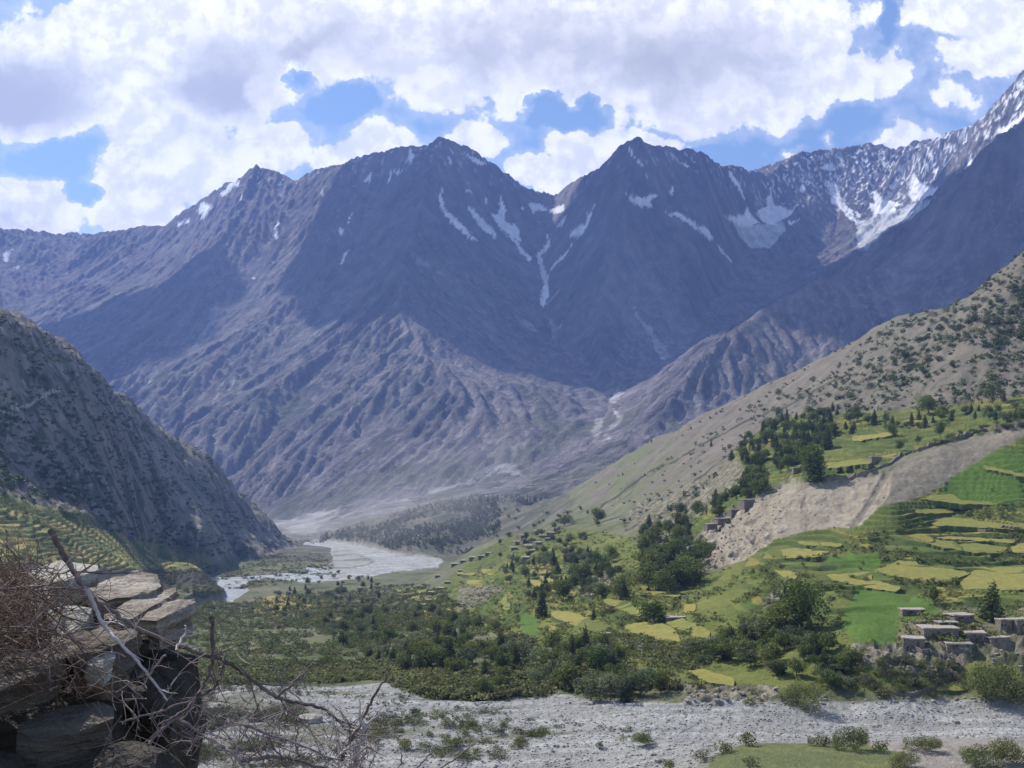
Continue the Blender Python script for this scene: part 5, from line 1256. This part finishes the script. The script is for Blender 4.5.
# ------------------------------------------------------------------ the slope underfoot
def build_near():
    xs = np.concatenate([np.arange(-70, -6, 2.0), np.arange(-6, 6, .12), np.arange(6, 71, 2.0)]); ys = np.concatenate([np.arange(-50, 0, 2.0), np.arange(0, 8, .12), np.arange(8, 30, .6), np.arange(30, 76, 2.0)])
    X, Y = np.meshgrid(xs, ys)
    Z = -1.65 - .385 * np.maximum(Y - 1.5, 0) + .12 * np.minimum(Y, 0) * -1
    Z = Z + .9 * np.exp(-((X + 2.3) / 1.3) ** 2 - ((Y - 3.4) / 1.6) ** 2)
    Z = Z + fbm(X / 6, Y / 6, 4, 301) * .5 * smooth(2, 14, np.hypot(X, Y)) + fbm(X / .8, Y / .8, 4, 305, .6) * .09
    n = fbm(X / 1.2, Y / 1.2, 4, 309); col = np.ones(X.shape + (3,)) * np.array([.16, .135, .105]) * (1 + n[..., None] * .8)
    nD, nP = X.shape; vid = np.arange(nD * nP).reshape(nD, nP)
    fa = np.stack([vid[:-1, :-1].ravel(), vid[:-1, 1:].ravel(), vid[1:, 1:].ravel(), vid[1:, :-1].ravel()], 1)
    m, nt = new_mat('hillside_earth'); a = nt.n('ShaderNodeVertexColor', layer_name='Col').outputs[0]; g = nt.n('ShaderNodeNewGeometry').outputs['Position']; nn = nt.noise(g, 8, 5, .7)
    finish(nt, nt.mix(nt.mr(nn, .3, .7), a, (.07, .06, .045)), .95, bump(nt, nn, .7, .05))
    o = mesh_np('hillside', np.stack([X, Y, Z], -1).reshape(-1, 3), fa, m, cols=col.reshape(-1, 3)); tag(o, 'stony earth slope underfoot', kind='structure')
build_near()

# ------------------------------------------------------------------ foreground rocks: top outline as (column, row, depth), thickness downwards
def rock_mat(name, a, b, c):
    m, nt = new_mat(name); g = nt.n('ShaderNodeNewGeometry').outputs['Position']
    # tilted bedding: thin layers plus blotches of lichen
    st = nt.n('ShaderNodeMapping', ins={'Vector': g, 'Rotation': (.25, -.38, 0), 'Scale': (1.2, 1.2, 14.0)}).outputs[0]
    n1 = nt.noise(st, 2.2, 5, .65); n2 = nt.noise(g, 9, 6, .7); n3 = nt.noise(g, 60, 3, .7)
    col = nt.mix(nt.mr(n1, .35, .65), a, b); col = nt.mix(nt.mr(n2, .52, .72), col, c)
    col = nt.mix(nt.mr(n3, .35, .7, 0, .45), col, (.09, .08, .07))
    h = nt.m('ADD', nt.m('MULTIPLY', n1, 1.0), nt.m('ADD', nt.m('MULTIPLY', n2, .7), nt.m('MULTIPLY', n3, .25)))
    finish(nt, col, .85, bump(nt, h, .9, .05), .25); return m
M_R1 = rock_mat('slate_rock', (.18, .15, .118), (.42, .37, .315), (.13, .105, .078))
M_R2 = rock_mat('pale_slab_rock', (.36, .35, .31), (.46, .44, .39), (.33, .30, .22))
M_R4 = rock_mat('brown_shaded_rock', (.085, .068, .052), (.16, .135, .108), (.07, .06, .042))  # darker copy of the slate: shade of the lower slabs in its colour
M_R3 = rock_mat('shade_dark_rock', (.040, .034, .027), (.068, .058, .047), (.035, .038, .024))  # deep shade under the slabs put into the base colour
def fill_rock(name, outline, th, mat, label, seed, taper=.08, disp=.035, strata=.02, tilt=(0, 0), sub=3):
    """a slab: outline of its top face, th metres thick, edges broken along the bedding"""
    T = [Vector(wpt(*p)) for p in outline]; n = len(T); c = sum(T, Vector()) / n
    bm = bmesh.new()
    top = [bm.verts.new(p) for p in T]
    bot = [bm.verts.new(p + (c - p) * taper + Vector((tilt[0], tilt[1], -th))) for p in T]
    bm.faces.new(top); bm.faces.new(bot[::-1])
    for i in range(n): bm.faces.new((top[i], bot[i], bot[(i + 1) % n], top[(i + 1) % n]))
    bmesh.ops.triangulate(bm, faces=bm.faces[:])
    for k in range(sub + 1):
        L = [e for e in bm.edges if e.calc_length() > .42 / (2 ** k) ]
        bmesh.ops.subdivide_edges(bm, edges=L, cuts=1, use_grid_fill=False); bmesh.ops.triangulate(bm, faces=bm.faces[:])
    bmesh.ops.smooth_vert(bm, verts=bm.verts, factor=.35, use_axis_x=True, use_axis_y=True, use_axis_z=True)
    bm.normal_update(); mv = []
    for v in bm.verts:
        p = v.co + Vector((seed * 3.3, 0, 0)); side = 1 - abs(v.normal.z)
        lay = math.sin((p.z + p.x * .35 + mnoise.noise(p * 3) * .06) * 85) * strata * side
        d = mnoise.fractal(p * 4.5, .9, 2.1, 5) * disp + mnoise.noise(p * 1.6) * disp * 1.2 + lay
        mv.append(v.normal * d)
    for v, d in zip(bm.verts, mv): v.co += d
    o = bm_obj(name, bm, mat, None); tag(o, label, 'rock')
    return o
ROCKS = [
 ('rock_slab', [(28,571,4.15),(60,559,4.75),(98,565,4.55),(100,569,4.35),(79,577,4.05),(66,580,3.95),(50,581,3.9)], .12, M_R2, 'flat pale slab on top of the heap behind the crossing sticks', 1, .05, .008, .006),
 ('rock', [(84,588,3.95),(100,580,4.1),(118,575,4.3),(136,570,4.5),(157,575,4.5),(163,585,4.2),(150,592,4.0),(105,600,3.85)], .10, M_R1, 'dark layered block with a pale upper edge, second from the top of the heap', 2, .1, .02, .014),
 ('rock', [(100,612,3.7),(120,602,3.85),(150,593,4.1),(176,585,4.3),(178,590,4.2),(160,602,3.95),(135,616,3.7),(112,620,3.6)], .09, M_R1, 'pointed slab jutting out to the right below the layered block', 3, .12, .015, .012),
 ('rock', [(134,618,3.6),(152,608,3.75),(180,598,4.0),(197,594,4.15),(199,600,4.05),(178,610,3.8),(158,620,3.6)], .13, M_R1, 'narrow slab whose tip reaches farthest right out of the heap', 4, .3, .02, .014),
 ('rock', [(46,614,3.6),(62,604,3.75),(80,608,3.75),(86,622,3.6),(70,634,3.45),(50,630,3.45)], .14, M_R2, 'rounded pale boulder half buried in the brush', 5, .1, .05, .0),
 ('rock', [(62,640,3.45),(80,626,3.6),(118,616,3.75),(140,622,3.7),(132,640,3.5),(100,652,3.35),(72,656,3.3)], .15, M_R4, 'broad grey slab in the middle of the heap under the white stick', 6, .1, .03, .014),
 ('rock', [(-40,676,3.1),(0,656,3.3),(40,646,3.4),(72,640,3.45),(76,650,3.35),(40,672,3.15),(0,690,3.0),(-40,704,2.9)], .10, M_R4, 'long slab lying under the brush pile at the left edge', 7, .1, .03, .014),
 ('rock', [(86,652,3.4),(96,644,3.5),(112,646,3.5),(116,658,3.35),(104,668,3.3),(90,666,3.3)], .06, M_R2, 'small light grey stone wedged in the dark middle of the heap', 8, .2, .03, .008),
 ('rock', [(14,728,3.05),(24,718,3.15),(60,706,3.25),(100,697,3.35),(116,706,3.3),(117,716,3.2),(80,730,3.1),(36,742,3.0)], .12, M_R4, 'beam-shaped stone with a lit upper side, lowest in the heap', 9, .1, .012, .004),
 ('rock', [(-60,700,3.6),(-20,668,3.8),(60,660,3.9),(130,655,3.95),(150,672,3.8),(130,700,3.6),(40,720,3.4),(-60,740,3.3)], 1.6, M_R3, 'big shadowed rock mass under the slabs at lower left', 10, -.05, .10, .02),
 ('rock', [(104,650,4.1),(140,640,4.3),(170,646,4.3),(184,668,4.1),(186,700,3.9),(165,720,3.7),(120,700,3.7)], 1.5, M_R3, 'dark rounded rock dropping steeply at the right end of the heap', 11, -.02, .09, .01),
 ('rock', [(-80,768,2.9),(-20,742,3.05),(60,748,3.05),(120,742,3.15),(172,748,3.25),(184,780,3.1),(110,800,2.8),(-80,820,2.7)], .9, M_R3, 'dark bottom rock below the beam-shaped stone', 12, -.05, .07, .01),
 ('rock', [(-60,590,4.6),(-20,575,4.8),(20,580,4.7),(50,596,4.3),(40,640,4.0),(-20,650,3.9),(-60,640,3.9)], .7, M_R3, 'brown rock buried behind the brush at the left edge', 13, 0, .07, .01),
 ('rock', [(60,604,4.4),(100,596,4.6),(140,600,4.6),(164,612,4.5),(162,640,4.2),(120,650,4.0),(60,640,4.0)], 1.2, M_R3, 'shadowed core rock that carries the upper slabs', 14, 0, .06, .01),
]
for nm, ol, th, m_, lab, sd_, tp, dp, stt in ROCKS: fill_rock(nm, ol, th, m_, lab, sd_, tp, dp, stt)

# ------------------------------------------------------------------ dead branches and brush
def bark(name, a, b):
    m, nt = new_mat(name); g = nt.n('ShaderNodeTexCoord').outputs['Object']; n = nt.noise(g, 30, 4, .7); n2 = nt.noise(g, 5, 3)
    finish(nt, nt.mix(nt.mr(nt.m('ADD', nt.m('MULTIPLY', n, .6), nt.m('MULTIPLY', n2, .6)), .4, .8), a, b), .8, bump(nt, n, .5, .004)); return m
M_B1 = bark('dead_bark', (.085, .062, .055), (.24, .20, .19)); M_B2 = bark('bleached_wood', (.38, .33, .33), (.62, .57, .57)); M_B3 = bark('brown_twig', (.065, .040, .028), (.24, .165, .125)); M_B4 = bark('grey_twig', (.14, .105, .10), (.36, .30, .30))
def curve(pts, n, rr, jit):
    """points (column, row, depth) smoothed into a knotty line"""
    P = [Vector(wpt(*p)) for p in pts]; out = []
    for i in range(len(P) - 1):
        p0 = P[max(i - 1, 0)]; p1 = P[i]; p2 = P[i + 1]; p3 = P[min(i + 2, len(P) - 1)]
        for k in range(n):
            t = k / n; q = .5 * ((2 * p1) + (p2 - p0) * t + (2 * p0 - 5 * p1 + 4 * p2 - p3) * t * t + (3 * p1 - p0 - 3 * p2 + p3) * t ** 3)
            out.append(q + Vector((rr.uniform(-jit, jit), rr.uniform(-jit, jit), rr.uniform(-jit, jit))))
    out.append(P[-1]); return out
def side_twigs(line, rr, count, length, r, t0=.1, level=2):
    paths = []
    for _ in range(count):
        i = rr.randint(int(len(line) * t0), len(line) - 2); p = line[i]; t = (line[i + 1] - line[i]).normalized()
        d = (t * rr.uniform(.1, .9) + Vector((rr.uniform(-1, 1), rr.uniform(-.7, .7), rr.uniform(-1, 1)))).normalized(); l = length * rr.uniform(.35, 1.1)
        q = [p]; m = rr.randint(4, 7)
        for k in range(m): d = (d + Vector((rr.uniform(-.28, .28), rr.uniform(-.2, .2), rr.uniform(-.22, .28)))).normalized(); q.append(q[-1] + d * l / m)
        rad = [r * (1 - .75 * k / m) for k in range(m + 1)]; paths.append((q, rad))
        if level > 1 and l > .08: paths += side_twigs(q, rr, rr.randint(1, 3), l * .5, r * .6, .2, level - 1)
    return paths
def branch(pts, r0, r1, mat, label, seed, tw=6, tl=.16, jit=.004, group=None, cat='branch'):
    rr = random.Random(seed); L = curve(pts, 7, rr, jit); n = len(L)
    rad = [(r0 + (r1 - r0) * i / (n - 1)) * rr.uniform(.85, 1.2) for i in range(n)]
    o = tube_obj('branch', [(L, rad)] + side_twigs(L, rr, tw, tl, r1 * .75), mat, None, 7); tag(o, label, cat, group); return o
B = [
 ([(50,530,3.2),(62,552,3.2),(76,575,3.15),(90,594,3.12),(110,609,3.1),(133,626,3.1),(179,646,3.1),(226,662,3.15),(252,680,3.2),(277,697,3.2),(300,703,3.2),(321,708,3.2),(340,722,3.2),(357,740,3.2)], .0086, .0040, M_B1, 'long dark main branch running from above the slabs down to the lower middle', 1, 14, .2),
 ([(86,588,3.05),(92,600,3.05),(101,620,3.05),(116,639,3.0),(133,656,3.0),(150,677,3.0),(167,700,3.0)], .0068, .0030, M_B2, 'bleached white stick crossing the slabs in front of the dark main branch', 2, 4, .12, .0018),
 ([(-20,592,3.1),(25,589,3.1),(38,591,3.1),(63,588,3.1),(88,591,3.1)], .004, .003, M_B1, 'thin level branch running in from the left edge to the crossing sticks', 3, 5, .12),
 ([(212,616,3.1),(213,640,3.1),(212,662,3.1),(206,680,3.1),(196,698,3.1),(182,712,3.05),(160,724,3.0)], .007, .003, M_B1, 'upright broken stub that bends down left of the main branch', 4, 7, .15),
 ([(224,655,3.15),(223,668,3.12),(216,684,3.1),(199,697,3.1),(170,708,3.05),(145,716,3.0),(120,722,2.95)], .0045, .0025, M_B1, 'curved thin branch looping left under the main branch', 5, 8, .15),
 ([(277,697,3.2),(292,684,3.2),(303,674,3.25),(312,665,3.3)], .005, .002, M_B1, 'short fork rising right off the middle of the main branch', 6, 4, .1),
 ([(214,724,3.0),(243,725,3.0),(272,735,3.0),(306,747,3.0),(333,760,3.0)], .0045, .0025, M_B4, 'pale purplish branch sloping down in the lower middle', 7, 9, .16),
 ([(148,746,2.9),(174,720,2.95),(199,732,2.95),(228,749,2.9),(246,770,2.9)], .0045, .003, M_B4, 'grey branch bent like a hook at the right of the dark rocks', 8, 9, .17),
 ([(240,761,2.95),(267,757,2.95),(296,760,2.95),(335,772,2.95)], .006, .004, M_B1, 'dark thick twig lying level at the bottom edge', 9, 6, .14),
 ([(342,760,3.1),(348,745,3.1),(357,730,3.1),(370,703,3.1),(384,681,3.1),(393,663,3.1)], .0065, .0025, M_B1, 'single branch rising steeply to the right of the main branch', 10, 3, .1),
 ([(436,772,3.0),(455,758,3.0),(479,740,3.0)], .003, .0015, M_B4, 'lone thin twig slanting up at the bottom, farthest right of all', 11, 1, .05),
 ([(414,772,3.0),(424,760,3.0),(434,750,3.0)], .0025, .0014, M_B4, 'short thin twig just left of the farthest right one', 12, 1, .05),
 ([(396,772,3.0),(402,758,3.0),(400,746,3.0)], .0022, .0012, M_B4, 'tiny forked twig at the bottom between the stump and the slanting twigs', 13, 2, .05),
 ([(352,775,3.1),(356,755,3.1),(361,738,3.1),(365,724,3.1)], .013, .007, M_B2, 'ragged pale stump end at the foot of the rising branch', 14, 6, .12),
 ([(166,655,3.0),(152,672,3.0),(140,690,3.0)], .003, .0018, M_B4, 'small twig pointing down left from the white stick', 15, 3, .08),
 ([(-20,606,3.3),(10,584,3.3),(22,572,3.3),(40,568,3.3),(60,570,3.3)], .0035, .002, M_B4, 'thin arching twig above the brush at the left edge', 16, 4, .1),
 ([(262,700,3.1),(250,722,3.1),(240,745,3.1),(232,770,3.1)], .0035, .002, M_B4, 'thin twig hanging from the main branch towards the bottom', 17, 6, .13),
 ([(292,705,3.1),(298,725,3.1),(296,745,3.1),(305,770,3.1)], .0035, .002, M_B4, 'second hanging twig right of the first below the main branch', 18, 7, .13),
 ([(176,650,3.05),(185,634,3.1),(186,626,3.1)], .004, .002, M_B2, 'stubby pale twig standing on the main branch beside the slab tip', 19, 2, .06),
]
for pts_, r0, r1, m_, lab, sd_, tw, tl, *jj in B: branch(pts_, r0, r1, m_, lab, 400 + sd_, tw, tl, *(jj or (.003,)))
def brush(name, boxes, mat, label, seed, r=.0018):
    rr = random.Random(seed); paths = []
    for (x0, x1, y0, y1, d0, d1, cnt, ln, up) in boxes:
        for _ in range(cnt):
            p = Vector(wpt(rr.uniform(x0, x1), rr.uniform(y0, y1), rr.uniform(d0, d1)))
            d = Vector((rr.uniform(-1, 1), rr.uniform(-.6, .6), rr.uniform(-.6, 1) * up)).normalized(); l = ln * rr.uniform(.4, 1.3); m = 6; q = [p]
            bend = Vector((rr.uniform(-.2, .2), rr.uniform(-.15, .15), rr.uniform(-.25, .12)))
            for k in range(m): d = (d + bend + Vector((rr.uniform(-.15, .15), rr.uniform(-.15, .15), rr.uniform(-.15, .15)))).normalized(); q.append(q[-1] + d * l / m)
            rad = r * rr.uniform(.5, 1.6); paths.append((q, [rad * (1 - .12 * k) for k in range(m + 1)]))
            if rr.random() < .6: paths += side_twigs(q, rr, 2, l * .35, rad * .6, .2, 1)
    o = tube_obj(name, paths, mat, None, 4); tag(o, label, kind='stuff')
brush('dead_brush', [(-60, 62, 580, 655, 2.9, 3.8, 470, .22, 1.0), (-60, 30, 556, 590, 3.1, 3.9, 130, .16, 1.2), (-60, 90, 640, 700, 2.9, 3.4, 130, .18, .8)], M_B3, 'reddish-brown heap of dead thorn twigs over the rocks', 500)
brush('dry_twigs', [(-60, 70, 575, 660, 2.85, 3.7, 150, .22, 1.0), (110, 240, 650, 768, 2.85, 3.2, 80, .13, 1.0), (230, 370, 720, 775, 2.9, 3.2, 130, .14, 1.6), (190, 300, 690, 740, 3.0, 3.2, 40, .12, 1.2), (335, 372, 735, 775, 3.0, 3.2, 60, .10, 2.0)], M_B4, 'grey dry thorn twigs tangled below the branches', 510, .0013)
# ------------------------------------------------------------------ unseen clouds added above the picture to cast shadows on the far range
mcl, nt = new_mat('shadow_cloud_white'); finish(nt, (.85, .86, .88), 1.0, None, 0)
def cloud(target, semi, zc, label, seed):
    """a cloud body placed up the sun's direction from the shaded ground"""
    t = (zc - target[2]) / sd.z; c = Vector(target) + sd * t
    bm = bmesh.new(); bmesh.ops.create_icosphere(bm, subdivisions=6, radius=1)
    for v in bm.verts:
        p = v.co.copy(); q = Vector((p.x * semi[0], p.y * semi[1], 0)) / 900 + Vector((seed * 5, 0, p.z))
        n = mnoise.fractal(q, .75, 2.1, 6) * .34; b = (1 - abs(mnoise.noise(q * 2.3))) * .16
        k = 1 + n + b
        v.co = Vector((p.x * semi[0] * k, p.y * semi[1] * k, p.z * (semi[2] if p.z > 0 else semi[2] * .35) * (1 + b * 2 + n)))
    for f in bm.faces: f.smooth = True
    me = bpy.data.meshes.new('cloud'); bm.to_mesh(me); bm.free(); me.materials.append(mcl); o = bpy.data.objects.new('cloud', me); C.objects.link(o); o.location = c
    tag(o, label, 'cloud', kind='structure'); print('cloud at', [round(a) for a in c], 'row', round(HZ - F * (c.z - semi[2]) / (c.y + 0)))
cloud((1500, 6950, 900), (2250, 780, 320), 6100, 'broad flat unseen cloud added to shade the gorge and the right-hand peaks', 1)
cloud((-2600, 7300, 700), (1000, 480, 300), 6000, 'smaller unseen cloud added to shade the left shoulder of the range', 2)
cloud((2500, 5300, 900), (1500, 620, 300), 6300, 'unseen cloud added to shade the dark ridge at the right', 3)
# ------------------------------------------------------------------ dust blown up from the dry river flat
def dust(px, row, D, semi, dens, seed):
    bm = bmesh.new(); bmesh.ops.create_icosphere(bm, subdivisions=4, radius=1)
    for v in bm.verts:
        n = mnoise.fractal(v.co * 1.3 + Vector((seed * 4, 0, 0)), .8, 2.1, 4) * .35
        v.co = Vector((v.co.x * semi[0] + v.co.z * semi[2] * .5, v.co.y * semi[1], v.co.z * semi[2])) * (1 + n)
    me = bpy.data.meshes.new('dust_plume'); bm.to_mesh(me); bm.free()
    m = bpy.data.materials.new('dust'); m.use_nodes = True; nt = NT(m.node_tree)
    v = nt.n('ShaderNodeVolumePrincipled'); v.inputs['Color'].default_value = (.9, .88, .84, 1); v.inputs['Density'].default_value = dens; v.inputs['Anisotropy'].default_value = .2
    out = nt.n('ShaderNodeOutputMaterial'); nt.link(v.outputs[0], out.inputs['Volume']); me.materials.append(m)
    o = bpy.data.objects.new('dust_plume', me); C.objects.link(o); o.location = wpt(px, row, D); tag(o, 'pale dust drifting up from the river flat', kind='stuff')
dust(400, 545, 2700, (230, 420, 150), 1.4e-4, 1)
dust(440, 500, 3000, (230, 400, 190), 1.9e-4, 2)
dust(350, 510, 3300, (200, 350, 120), 1.6e-4, 3)
print('done', round(time.time() - T0, 1))
